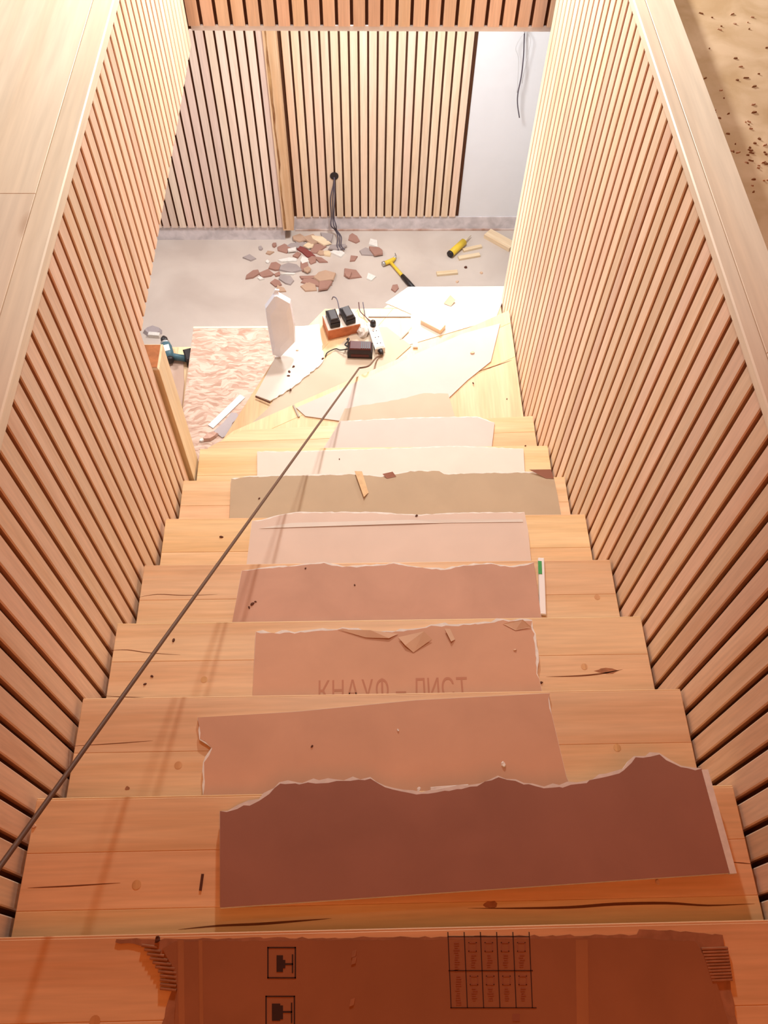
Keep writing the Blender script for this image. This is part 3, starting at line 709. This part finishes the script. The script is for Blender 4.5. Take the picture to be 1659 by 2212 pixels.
curl(1170, 1028, T6, [(-28,-10,.010),(18,-8,.018),(26,6,.003),(10,6,.001)], DARK, 'dark curled corner flap at the right end of the olive board')
curl(840, 1028, T6, [(-14,-2,.006),(8,-6,.009),(16,2,.001),(-4,6,.001)], DARK, 'dark paper scrap on the olive board far edge')
curl(830, 1136, T5, [(-270,6,.001),(-140,2,.002),(60,-4,.003),(130,-6,.001),(300,-8,.001),(298,-14,.001),(60,-12,.003),(-200,-6,.001)], CREAM, 'long cracked paper strip along the pale pink board')
strip(1012, 1702, 930, 1708, TZ(1)+0.016, 0.012, 0.005, GYPSUM, 'gypsum_crumb', 'long white gypsum sliver on the dark board torn edge', 'crumb')
curl(1070, 1692, TZ(1)+0.018, [(-30,4,.001),(10,-10,.007),(40,6,.002),(10,14,.001)], DARK, 'dark paper flap lifted from the dark board torn edge')
strip(1168, 1208, 1172, 1330, TZ(4)+0.001, 0.018, 0.010, WHITEPL, 'edge_tape', 'white edge tape strip with green print beside the reddish board', 'tape')
g_ = strip(1166, 1212, 1167, 1240, TZ(4)+0.0115, 0.011, 0.0006, GREEN, 'green_label', 'small green printed label on the white edge tape', 'label')
crumbs = [  # px, py, z, size, material key, label
 (897,1503,T3,.006,'g','tiny white crumb between the printed letters'),(1168,1475,TZ(3),.006,'d','dark chip at the right side of the printed board'),
 (1112,1404,T3,.005,'t','tan speck right of the printed board middle'),(375,1383,TZ(3),.006,'d','dark double speck on bare wood left of the printed board'),
 (328,1461,TZ(3),.005,'d','dark speck left of the cable beside the printed board'),(313,1478,TZ(3),.005,'d','dark speck nearest the cable beside the printed board'),
 (545,1305,T4,.007,'d','largest of the dark crumbs at the left end of the reddish board'),(538,1312,T4,.005,'d','dark crumb below the largest one on the reddish board'),(552,1300,T4,.004,'d','small dark crumb right of the largest one on the reddish board'),
 (766,1264,T4,.004,'d','single dark crumb in the middle of the reddish board'),(660,1228,T4,.004,'d','dark crumb near the far edge of the reddish board'),
 (478,1160,TZ(5),.007,'d','dark crumb on bare wood left of the pale pink board'),(494,1187,TZ(5),.005,'d','smaller dark crumb below the one left of the pale pink board'),(470,1220,TZ(5),.007,'d','dark crumb at the near left of the pale pink board'),
 (560,1077,T6,.005,'d','dark crumb at the left end of the olive board'),(900,1114,T5,.006,'d','dark crumb on the far edge of the pale pink board'),
 (487,1825,TZ(1)+.016,.008,'t','small tan chip at the left edge of the dark board'),
 (1283,1755,TZ(1)+.017,.008,'g','white chalky crumb on the dark board'),(780,1800,TZ(1)+.015,.004,'g','tiny white crumb left of centre on the dark board'),(1240,1835,TZ(1)+.017,.005,'t','tan speck at the right of the dark board'),
 (1088,1652,T2,.008,'g','pale crumb on the torn-side brown board'),(860,1578,T2,.004,'g','tiny pale crumb in the middle of the torn-side brown board'),(674,1612,T2,.004,'d','dark speck in the middle of the torn-side brown board'),
 (733,992,T7,.004,'d','dark speck on the cream board'),(1135,963,TZ(7),.004,'d','dark speck at the right corner of the cream board'),
 (1040,908,Z8,.008,'d','dark splinter on the angled tread'),(73,1785,TZ(1),.006,'t','small wood crumb under the cable by the left wall'),
 (1022,828,Z9+.006,.006,'d','dark chip near the winder joint'),(1095,862,Z9,.005,'d','dark speck on the bare winder wood by the right wall'),
 (815,918,Z8,.005,'t','tan crumb on the angled tread left of centre'),(1420,1905,TZ(1),.006,'t','faint crumb right of the dark board near corner'),
 (340,2029,Z0+.004,.007,'d','dark crumb on the cardboard flap torn left corner'),(905,1705,TZ(1)+.016,.006,'g','white gypsum crumb left on the dark board torn edge'),
]
MC = {'b': mat('brown_dirt', (0.30,0.15,0.07), .9), 'g': GYPSUM, 't': PAPERT, 'd': mat('dark_crumb', (0.10, 0.035, 0.02), 0.9)}
for i, (px, py, z, s_, k, lab) in enumerate(crumbs):
    flake(px, py, z, s_, s_*0.65, rnd.uniform(0, 3), MC[k], 'crumb', lab, 'crumb', s_*0.5, i)
strip(438, 1888, 433, 1924, TZ(1), 0.005, 0.002, MC['d'], 'wood_splinter', 'dark elongated splinter on bare wood left of the dark board', 'splinter')
strip(1062, 915, 1046, 955, Z8, 0.012, 0.006, PAPERT, 'wood_splinter', 'reddish wood splinter on the right of the angled tread', 'splinter')
strip(634, 876, 646, 902, Z9+0.001, 0.008, 0.006, mat('grey_strip', (0.42,0.36,0.30), .7), 'edge_sliver', 'grey sliver at the left end of the rose winder sheet', 'sliver')

# ---------------------------------------------------------------- things on the lower winder
zt10 = Z10+0.001
# brick with two battery packs
bp_ = at(728, 712, zt10)
bk_ = thing('brick', 'orange brick carrying two black battery packs on the lower winder', 'brick', at(738, 710, zt10)+Vector((0,0,0.0005)), (0,0,0.28))
lobj('body', MB().cbox((-0.085,-0.055,0), (0.085,0.055,0.062), 0.003), BRICK, bk_)
lobj('dust_cap', MB().cbox((-0.083,-0.053,0.062), (0.083,0.053,0.064), 0.0008), mat('pale_mortar', (0.74,0.64,0.55), .9, var=.1, scale=30), bk_)
def battery(lab, dx, rz):
    c = bk_.matrix_basis @ Vector((dx, 0.005, 0.0645))
    t = thing('battery_pack', lab, 'battery', c, (0,0,0.28+rz), 'black battery packs on the brick')
    lobj('case', MB().cbox((-0.026,-0.046,0), (0.026,0.046,0.038), 0.006), BLACKPL, t)
    lobj('slide_rail', MB().cbox((-0.019,-0.036,0.038), (0.019,0.030,0.048), 0.003), mat('dark_grey_plastic', (0.05,0.04,0.04), .5), t)
    lobj('front_lip', MB().cbox((-0.024,-0.052,0.004), (0.024,-0.0455,0.026), 0.002), BLACKPL, t)
    return t
battery('left black battery pack standing on the orange brick', -0.042, 0.0)
battery('right black battery pack standing on the orange brick', 0.034, 0.12)
# battery charger
ch = thing('battery_charger', 'black battery charger with dark red slots on the tan cardboard', 'charger', at(778, 764, zt10)+Vector((0,0,0.0045)), (0,0,-0.05))
lobj('housing', MB().cbox((-0.062,-0.036,0), (0.062,0.036,0.050), 0.010), BLACKPL, ch)
lobj('dock', MB().cbox((-0.052,-0.026,0.050), (0.056,0.030,0.058), 0.004), DKRED, ch)
for i in range(5):
    lobj('vent_rib', MB().box((0.006+i*0.010,-0.022,0.058), (0.011+i*0.010,0.024,0.0605)), BLACKPL, ch)
lobj('front_recess', MB().box((-0.045,-0.0375,0.012), (0.045,-0.0358,0.030)), DKRED, ch)
# power strip with plug
ps = thing('power_strip', 'white multi-socket power strip beside the black charger', 'power strip', at(812, 735, zt10)+Vector((0,0,0.0045)), (0,0,0.22))
lobj('body', MB().cbox((-0.026,-0.090,0), (0.026,0.095,0.038), 0.008), WHITEPL, ps)
for i in range(4):
    y = -0.062+i*0.042; n = 16
    s_ = lobj('socket', MB().prism([(0.017*math.cos(2*math.pi*j/n), y+0.017*math.sin(2*math.pi*j/n)) for j in range(n)], 0.038, 0.0395), mat('socket_grey', (0.55,0.50,0.47), .5), ps)
    for q in (-1, 1): lobj('pin_hole', MB().box((q*0.008-0.0025, y-0.0025, 0.0395), (q*0.008+0.0025, y+0.0025, 0.0400)), INK, s_)
lobj('strain_relief', MB().tube([(0,-0.090,0.018),(0.004,-0.118,0.016)], [0.014,0.008], 10), BLACKPL, ps, True)
pl = thing('plug', 'black mains plug in the far socket of the power strip', 'plug', ps.matrix_basis @ Vector((0,0.064,0.0405)), (0,0,0.22))
lobj('plug_body', MB().tube([(0,0,0),(0,0,0.02),(0,-0.01,0.032)], [0.016,0.015,0.009], 10), BLACKPL, pl, True)
# charger lead
a = ch.location; 
lead = smoothpts([a+Vector((-0.060,0.0,0.03)), a+Vector((-0.10,0.01,0.012)), at(725,757,zt10)+Vector((0,0,0.012)), at(708,764,zt10)+Vector((0,0,0.010)), at(703,772,zt10)+Vector((0,0,0.008))])
tag(obj('charger_lead', MB().tube(lead, 0.0032, 6), BLACKPL, None, True), 'short black lead curling left from the charger', 'cable')
lead = smoothpts([a+Vector((-0.060,0.012,0.036)), a+Vector((-0.075,0.02,0.04)), at(752,746,zt10)+Vector((0,0,0.03)), at(752,738,zt10)+Vector((0,0,0.02))])
tag(obj('charger_plug_lead', MB().tube(lead, [0.004]*(len(lead)-4)+[0.006,0.008,0.009,0.006], 6), BLACKPL, None, True), 'stubby black lead standing left of the charger', 'cable')
# thin red and black wires behind the power strip
for i, (dx, m_, lab) in enumerate(((0, DKRED, 'dark red wire looping behind the power strip'), (9, WIRE, 'grey wire looping behind the power strip'))):
    w_ = smoothpts([at(775+dx,662,zt10)+Vector((0,0,0.03)), at(778+dx,678,zt10)+Vector((0,0,0.02)), at(790,688,zt10)+Vector((0,0,0.012)), at(800+dx/2,702,zt10)+Vector((0,0,0.02)), at(806,712,zt10)+Vector((0,0,0.043))])
    tag(obj('wire', MB().tube(w_, 0.0026, 6), m_, None, True), lab, 'wire')
w_ = smoothpts([at(718,662,zt10)+Vector((0,0,0.05)), at(722,672,zt10)+Vector((0,0,0.10)), at(730,682,zt10)+Vector((0,0,0.11)), at(736,706,zt10)+Vector((0,0,0.085))])
tag(obj('wire', MB().tube(w_, 0.003, 6), WIRE, None, True), 'grey wire standing between the two battery packs', 'wire')
# crumpled clear bag behind the charger
bg = MB(); r = random.Random(5); cbag = at(784, 722, zt10); n = 12
rings = [(0.030,0.030,0.0),(0.032,0.032,0.018),(0.025,0.025,0.036),(0.010,0.010,0.048)]
for k_, (rx, ry, hz) in enumerate(rings):
    for i in range(n):
        a_ = 2*math.pi*i/n; j = r.uniform(.78,1.12)
        bg.v.append((cbag.x+rx*j*math.cos(a_), cbag.y+ry*j*math.sin(a_), zt10+0.0045+hz+(r.uniform(-.004,.006) if k_ else 0)))
for k_ in range(3):
    for i in range(n): bg.f.append((k_*n+i, k_*n+(i+1)%n, (k_+1)*n+(i+1)%n, (k_+1)*n+i)); bg.m.append(0)
bg.f += [tuple(range(n-1,-1,-1)), tuple(range(3*n,4*n))]; bg.m += [0,0]
tag(obj('plastic_wrap', bg, mat('cloudy_plastic', (0.80,0.76,0.71), .3, spec=.5)), 'small crumpled whitish plastic wrap between the brick and the power strip', 'plastic bag')
# framing square made of thin steel
sq = thing('framing_square', 'thin steel framing square lying on the lower winder', 'square tool', at(845, 690, zt10)+Vector((0,0,0.002)))
q0, q1, q2 = at(796, 684, zt10+.002), at(888, 684, zt10+.002), at(893, 752, zt10+.002)
obj('long_blade', MB().prism([(q0.x,q0.y-.004),(q1.x,q1.y-.004),(q1.x,q1.y+.004),(q0.x,q0.y+.004)], zt10+.002, zt10+.004), mat('dull_steel', (0.22,0.20,0.19), .5), sq)
obj('stock', MB().prism([(q1.x-.002,q1.y+.004),(q1.x+.022,q1.y+.004),(q2.x+.022,q2.y),(q2.x-.002,q2.y)], zt10+.002, zt10+.012), WHITEPL, sq)
strip(864, 734, 882, 716, zt10+0.002, 0.008, 0.003, mat('pencil_grey', (0.42,0.34,0.28), .6), 'pencil', 'thin grey pencil lying inside the framing square', 'pencil')
strip(914, 694, 956, 716, zt10+0.002, 0.050, 0.028, OFFCUT, 'wood_offcut', 'pale wood block on the white paper of the lower winder', 'wood offcut')
curl(970, 652, zt10+0.003, [(-12,4,.002),(2,-8,.022),(14,0,.012),(4,10,.001)], PAPERT, 'curled wood shaving on the white paper of the lower winder')
flake(1021, 763, Z9+0.006, .012, .010, .4, MC['t'], 'crumb', 'tan crumb at the far right of the large rose sheet', 'crumb', .006, 77)
for i, (px, py, lab) in enumerate(((642,757,'grey speck beside the white bag foot'),(634,792,'dark speck right of the white bag foot'),(625,803,'dark speck in the middle of the dusty white board'),(623,812,'second dark speck in the middle of the dusty white board'),(697,775,'dark crumb at the torn right edge of the dusty white board'),(628,842,'dark crumb at the lower torn edge of the dusty white board'))):
    flake(px, py, Z10+0.0136, .009, .006, i, MC['d' if i else 't'], 'crumb', lab, 'crumb', .004, 90+i)
# upright white foam block
fb = at(603, 770, Z10+0.0136)
wb_ = thing('white_bag', 'upright white plastic bag with a peaked top on the dusty board', 'bag', fb)
BAG = mat('white_bag_plastic', (0.82,0.85,0.95), .45, var=.05, scale=12, bump=.15)
ow = [aty(px, py, fb.y) for px, py in ((589,766),(606,771),(638,738),(637,696),(628,647),(598,630),(592,631),(572,659),(578,705))]
zb_ = Z10+0.0138; n = len(ow); cx_ = sum(p.x for p in ow)/n; cz_ = sum(p.z for p in ow)/n
bg = MB(); rr_ = ((0.0, 1.0), (0.016, 0.93), (0.026, 0.62), (0.028, 0.25))
for sgn in (1, -1):
    for k_, (dy, sc) in enumerate(rr_):
        if sgn == -1 and k_ == 0: continue
        for p in ow: bg.v.append((cx_+(p.x-cx_)*sc, fb.y+sgn*dy+0.05*(p.z-zb_)*0, max(zb_, cz_+(p.z-cz_)*sc)))
L_ = [[i for i in range(n)]]+[[n*k_+i for i in range(n)] for k_ in range(1, 4)]; Rr_ = [[i for i in range(n)]]+[[n*(3+k_)+i for i in range(n)] for k_ in range(1, 4)]
for side in (L_, Rr_):
    for a_, b_2 in zip(side[:-1], side[1:]):
        for i in range(n): bg.f.append((a_[i], a_[(i+1)%n], b_2[(i+1)%n], b_2[i])); bg.m.append(0)
    bg.f.append(tuple(side[-1])); bg.m.append(0)
obj('body', bg, BAG, wb_)
pk = [aty(px, py, fb.y) for px, py in ((590,634),(600,633),(603,626),(594,625))]
obj('top_fold', MB().add([tuple(p+Vector((0,-.004,0))) for p in pk]+[tuple(p+Vector((0,.004,0))) for p in pk], [(0,1,2,3),(7,6,5,4),(0,4,5,1),(1,5,6,2),(2,6,7,3),(3,7,4,0)]), BAG, wb_)

# ---------------------------------------------------------------- scraps and the drill on the lower flight
GREY = paper('grey_paper', (0.42, 0.36, 0.36), .06)
sheet('card_scrap', 'mauve grey card scrap lying near the post on the strand board tread', 'card', [(462,932),(480,946),(494,941),(502,915),(516,902),(512,893),(500,892),(484,912)], Z11+0.002, 0.004, GREY, None, seed=41)
strip(455, 922, 524, 856, Z11+0.002, 0.034, 0.003, mat('green_white_film', (0.66,0.74,0.68), .35, col2=(0.80,0.80,0.82), scale=14), 'film_strip', 'white and green film strip beside the mauve card scrap', 'film')
flake(455, 945, Z11+0.002, .045, .022, .5, mat('pink_brick', (0.58,0.36,0.28), .85, var=.15, scale=30), 'brick_chip', 'pinkish brick chip at the foot of the post', 'brick chip', .02, 43)
flake(437, 952, Z11+0.002, .016, .012, .2, GYPSUM, 'gypsum_crumb', 'white gypsum crumb left of the pinkish brick chip', 'crumb', .012, 44)
strip(552, 857, 584, 871, Z10+0.0140, 0.006, 0.004, MC['d'], 'dark_sliver', 'thin dark sliver across the near tip of the dusty white board', 'sliver')
sheet('cardboard_piece', 'pinkish brown cardboard covering the step under the drill', 'cardboard', [(352,772),(396,770),(398,830),(392,905),(372,850)], Z12+0.001, 0.003, paper('pinkish_cardboard', (0.60,0.42,0.33), .08), None, seed=45)
dr = thing('cordless_drill', 'teal and black cordless drill lying on the cardboard beside the post', 'drill', at(371, 790, Z12+0.0045), (0,0,math.radians(108)))
lobj('motor_housing', MB().tube([(0.02,0,0.034),(0.06,0,0.034),(0.11,0,0.034),(0.14,0,0.034)], [0.024,0.030,0.030,0.024], 14), TEAL, dr, True)
lobj('chuck', MB().tube([(0.14,0,0.034),(0.175,0,0.034),(0.19,0,0.034)], [0.021,0.019,0.010], 14), BLACKPL, dr, True)
lobj('clutch_ring', MB().tube([(0.128,0,0.034),(0.142,0,0.034)], [0.0265,0.0265], 14), STEEL, dr, True)
lobj('handle', MB().tube([(0.045,0,0.03),(0.02,-0.05,0.028),(0.0,-0.085,0.028)], [0.020,0.018,0.019], 12), TEAL, dr, True)
lobj('battery', MB().cbox((-0.045,-0.125,0), (0.045,-0.08,0.060), 0.008), BLACKPL, dr)
lobj('rear_cap', MB().tube([(0.0,0,0.034),(0.02,0,0.034)], [0.018,0.024], 12), BLACKPL, dr, True)
lobj('label_plate', MB().cbox((0.055,-0.016,0.058), (0.10,0.016,0.0655), 0.002), WHITEPL, dr)
fl_ = flake(331, 718, 0.0, .075, .045, -.2, [GREY], 'plasterboard_scrap', 'grey topped plasterboard scrap on the floor at the far side of the lower flight', 'plasterboard', .03, 50)
strip(322, 726, 346, 728, 0.0, .03, .03, GYPSUM, 'gypsum_block', 'white gypsum piece just below the grey topped scrap', 'gypsum')

# ---------------------------------------------------------------- floor of the lower room: rubble, tools, offcuts
RC = {'b': ('brown', paper('rubble_brown', (0.40,0.22,0.17), .15)), 'g': ('grey', paper('rubble_grey', (0.42,0.35,0.33), .15)),
      'w': ('white', GYPSUM), 'r': ('dark red', paper('rubble_red', (0.26,0.07,0.06), .15)), 't': ('tan', paper('rubble_tan', (0.55,0.36,0.25), .15)),
      'p': ('pale wooden', OFFCUT)}
rub = [(155,322,90,50,0,'g'),(265,240,30,30,0,'g'),(385,208,35,35,0,'b'),(345,280,60,30,.4,'t'),(322,362,30,25,0,'w'),(195,470,105,50,.55,'b'),(260,510,45,22,-.4,'w'),
 (315,470,95,65,1.0,'b'),(395,400,85,60,1.0,'b'),(410,475,50,30,.6,'b'),(505,345,130,40,0,'w'),(520,415,150,60,-.1,'g'),(525,468,140,20,0,'w'),(400,550,70,60,.5,'b'),
 (490,525,110,55,-.5,'g'),(445,610,60,60,.8,'t'),(475,240,95,70,-.9,'b'),(555,220,80,50,.2,'g'),(540,265,60,40,.5,'w'),(640,200,120,40,-.6,'g'),(650,260,150,30,-.6,'r'),
 (700,300,80,40,-.6,'r'),(655,345,70,60,-.3,'w'),(720,345,60,50,0,'b'),(800,345,120,38,-.45,'b'),(655,410,95,50,1.4,'b'),(685,445,50,40,0,'t'),(685,500,140,40,.1,'b'),
 (760,545,170,40,-.25,'b'),(840,500,120,80,-.3,'t'),(830,580,90,80,-.5,'b'),(705,590,100,60,.5,'t'),(770,490,30,40,0,'w'),(720,170,120,70,.3,'t'),(800,180,160,42,-.6,'p'),
 (770,232,130,60,.5,'b'),(860,150,120,65,-.2,'g'),(800,280,60,40,0,'t'),(855,285,50,40,.3,'p'),(950,275,130,60,-.1,'w'),(955,240,120,40,.1,'g'),(1095,150,85,70,.8,'b'),(1090,330,55,45,0,'b'),
 (1210,268,110,55,-.75,'g'),(1295,275,110,60,-.8,'b'),(1270,195,95,45,-1.3,'w'),(1070,465,130,75,-.2,'b'),(1045,490,40,40,0,'b'),(1245,500,60,55,.4,'w'),(1470,590,65,50,.6,'b'),
 (610,160,90,60,.2,'t'),(580,300,70,40,.9,'b'),(690,230,60,40,-.4,'p')]
special = {(155,322):'grey chip lying alone at the far left of the rubble pile',(195,470):'brown chip at the near left of the rubble pile',(1095,150):'round brown chip beside the wires at the wall foot',
 (1090,330):'small brown chip between the rubble pile and the hammer',(1210,268):'grey chip leaning against the white-edged brown chip near the hammer',(1295,275):'brown chip under the upright white piece near the hammer',
 (1270,195):'upright white plasterboard sliver near the hammer head',(1070,465):'brown cross-shaped chip left of the hammer',(1245,500):'white crumb in front of the hammer',(1470,590):'brown chip at the edge of the winder below the hammer handle',
 (800,180):'long pale wooden offcut across the rubble pile',(950,275):'white plasterboard piece below the hanging wires',(505,345):'long white plasterboard piece in the left of the rubble pile',(445,610):'tan chip right behind the white bag top',
 (265,240):'small grey chip alone left of the rubble pile'}
ORD = ['leftmost','second','third','fourth','fifth','sixth','seventh','eighth','ninth','tenth','eleventh','twelfth','thirteenth','fourteenth','fifteenth','sixteenth']
for i, (zx, zy, w_, h_, a_, k) in enumerate(rub):
    px, py = 500+zx/4.1475, 480+zy/4.1475; nm, m_ = RC[k]
    lay = sum(1 for q in rub[:i] if abs(q[0]-zx) < (q[2]+w_)*0.42 and abs(q[1]-zy) < (q[3]+h_)*0.42)
    L = w_/4.1475/275*0.72; Wd = h_/4.1475/275/0.65*0.64
    if (zx, zy) in special: lab = special[(zx, zy)]
    else:                                     # told apart by their order from the left within the pile
        q = ORD[sorted(t[0] for t in rub if t[5] == k and (t[0], t[1]) not in special).index(zx)]
        q = q if q == 'leftmost' else q+' from left'
        lab = ('%s rubble chip by the back wall, %s of its colour' if k != 'p' else '%s rubble chip by the back wall, %s of its kind') % (nm, q)
    o = flake(px, py, 0.0, L, Wd, a_, [m_], 'rubble_chip', lab, 'rubble', 0.012, 200+i, 'rubble chips on the lower floor', 0.0125*min(lay, 4), 4 + i % 3)
    o.rotation_euler = (rnd.uniform(-.05,.05)*min(1, lay), rnd.uniform(-.05,.05)*min(1, lay), 0)
# hammer
hp, he = at(843, 566, 0.02), at(893, 622, 0.02)
hm = thing('claw_hammer', 'yellow claw hammer with black grip lying on the lower floor', 'hammer', (hp.x, hp.y, 0.0), (0, 0, math.atan2(he.y-hp.y, he.x-hp.x)))
HL = (he-hp).length+0.03
lobj('handle', MB().tube([(0.0,0,0.022),(0.06,0,0.02),(HL*0.5,0,0.018)], [0.012,0.011,0.013], 10), YELLOW, hm, True)
lobj('grip', MB().tube([(HL*0.48,0,0.018),(HL*0.7,0,0.019),(HL,0,0.019)], [0.016,0.018,0.017], 10), BLACKPL, hm, True)
lobj('head', MB().tube([(-0.006,-0.045,0.024),(-0.004,-0.015,0.024),(-0.004,0.02,0.024),(-0.012,0.045,0.024),(-0.03,0.065,0.022)], [0.015,0.016,0.017,0.012,0.006], 10), YELLOW, hm, True)
lobj('striking_face', MB().tube([(-0.008,-0.062,0.024),(-0.007,-0.044,0.024)], [0.017,0.017], 12), STEEL, hm, True)
for q in (-1, 1): lobj('claw', MB().tube([(-0.010,0.042,0.024+q*.005),(-0.024,0.064,0.022+q*.009),(-0.05,0.074,0.020+q*.010)], [0.009,0.006,0.003], 8), STEEL, hm, True)
# yellow cartridge
a, b = at(972, 549, 0.03), at(1002, 522, 0.03)
ct = thing('sealant_cartridge', 'yellow sealant cartridge with black end and thin nozzle by the right wall', 'cartridge', (a.x, a.y, 0.001), (0, 0, math.atan2(b.y-a.y, b.x-a.x)))
CL = (b-a).length
lobj('tube', MB().tube([(0.008,0,0.027),(CL,0,0.027)], [0.026,0.026], 18), YELLOW, ct, True)
lobj('end_cap', MB().tube([(-0.004,0,0.027),(0.010,0,0.027)], [0.0255,0.0268], 18), BLACKPL, ct, True)
lobj('nozzle', MB().tube([(CL,0,0.027),(CL+0.02,0,0.027),(CL+0.09,0,0.027)], [0.012,0.009,0.003], 10), mat('pale_nozzle', (0.72,0.60,0.45), .5), ct, True)
for p0, p1, w_, h_, lab in (((1052,508),(1106,538),.085,.035,'thick pale wood offcut leaning to the foot of the right wall'),((1000,543),(1040,534),.028,.018,'upper of two thin wood strips right of the yellow cartridge'),
        ((990,560),(1036,552),.034,.018,'lower of two thin wood strips right of the yellow cartridge'),((943,594),(988,590),.034,.020,'pale wood strip on the floor above the winder edge')):
    strip(*p0, *p1, 0.0, w_, h_, OFFCUT, 'wood_offcut', lab, 'wood offcut', 'wood offcuts on the lower floor')
for i, (px, py, lab) in enumerate(((1006,578,'tiny dark crumb near the wood strips'),(988,609,'small pale crumb at the winder far edge'),(1040,590,'tiny crumb by the right wall foot'))):
    flake(px, py, 0.0, .014, .012, i, MC['d' if i == 0 else 't'], 'crumb', lab, 'crumb', .008, 120+i)

# ---------------------------------------------------------------- wires at the back wall
sb = aty(722, 380, YB-0.006)
so = thing('socket_box', 'black electrical box set into the back wall slats', 'socket box', sb)
n = 18
mb = MB(); ring = [(sb.x+0.030*math.cos(2*math.pi*i/n), sb.z+0.030*math.sin(2*math.pi*i/n)) for i in range(n)]
mb.add([(x, YB-0.0045, z) for x, z in ring]+[(x, YB-0.010, z) for x, z in ring], [tuple(range(n)), tuple(range(2*n-1,n-1,-1))]+[(i,(i+1)%n,n+(i+1)%n,n+i) for i in range(n)])
obj('rim', mb, BLACKPL, so)
for i, (dx, lab) in enumerate(((0,'leftmost grey wire hanging from the black box to the rubble'),(5,'middle grey wire hanging from the black box to the rubble'),(9,'rightmost grey wire hanging from the black box to the rubble'))):
    yw = YB-0.02-0.008*i
    pts = [aty(722, 383, YB-0.012), aty(720+dx*.3, 400, yw), aty(718-4+dx, 430, yw-.03), aty(716+dx*.6, 468, yw-.02), aty(715+dx*1.2, 487, yw-.05), aty(724+dx*.4, 497, yw-.03)]
    e_ = at(730+dx*.8, 512, 0.05); pts += [e_, at(728+dx, 530, 0.03), at(731+dx*1.5, 540, 0.02)]
    tag(obj('electric_wire', MB().tube(smoothpts(pts, 5), 0.0045, 6), WIRE, None, True), lab, 'wire', 'wires hanging from the socket box')
pts = [aty(1134, 60, YB-.02), aty(1131, 120, YB-.03), aty(1126, 165, YB-.05), aty(1119, 200, YB-.05), aty(1118, 225, YB-.05), aty(1122, 254, YB-.05)]
pts = [pts[0]+Vector((0.01,0,0.35)), pts[0]+Vector((0.008,0,0.15))]+pts
tag(obj('electric_wire', MB().tube(smoothpts(pts, 5), 0.0042, 6), WIRE, None, True), 'dark wire hanging down in front of the white wall', 'wire')
THINW = mat('pale_thin_wire', (0.62,0.60,0.60), .5)
for i, (q, lab) in enumerate((([(1137,62),(1122,85),(1114,105),(1120,130),(1117,200)],'thin pale wire left of the dark hanging wire'),([(1137,62),(1146,85),(1142,110),(1130,165),(1128,180)],'thin pale wire right of the dark hanging wire'))):
    tag(obj('electric_wire', MB().tube(smoothpts([aty(*p, YB-.035) for p in [(q[0][0], q[0][1]-30)]+q], 5), 0.0018, 5), THINW, None, True), lab, 'wire')

# ---------------------------------------------------------------- long extension cable up the stairs
e0 = ps.matrix_basis @ Vector((0.004,-0.118,0.016))
knee = at(776, 795, Z9+0.006)
far_ = [e0, at(812, 782, Z10)+Vector((0,0,0.03)), at(797, 790, Z9+0.02), knee]
nr = ray(128, 1694); near = Vector((nr.x, nr.y, nr.z))*(0.345/nr.y); near.z += H
pts = smoothpts(far_, 6)
for i in range(1, 25):
    t_ = i/24; p = knee.lerp(near, t_); p.z -= 0.03*math.sin(math.pi*t_)*0; pts.append(p)
d_ = (near-knee).normalized()
pts += [near + d_*0.10, near + d_*0.18]   # it carries on up to the hall out of frame
pts += [pts[-1] + Vector((0.02, -0.16, 0.16)), pts[-1] + Vector((0.04, -0.5, 0.40))]
tag(obj('extension_cable', MB().tube(pts, 0.0042, 8), CABLE, None, True), 'long brown extension cable stretched diagonally over the stairs', 'cable')

# ---------------------------------------------------------------- dirt on the chipboard beyond the right ledge
zr = TOPR-0.045
for i in range(90):
    px = rnd.uniform(1500, 1659); py = 195+225*rnd.random()**0.8 if i % 5 else rnd.uniform(20, 190)
    p = at(px, py, zr)
    if p.x < xo+0.02: continue
    flake(px, py, zr, rnd.uniform(.002,.009), rnd.uniform(.0012,.003), rnd.uniform(-.6,.6), MC['b' if i % 3 else 't'], 'dirt_crumb',
          'brown dirt crumb scattered on the worn chipboard beyond the right ledge' if i % 3 else 'tan dirt crumb scattered on the worn chipboard beyond the right ledge', 'dirt', .003, 300+i, 'dirt crumbs on the chipboard')
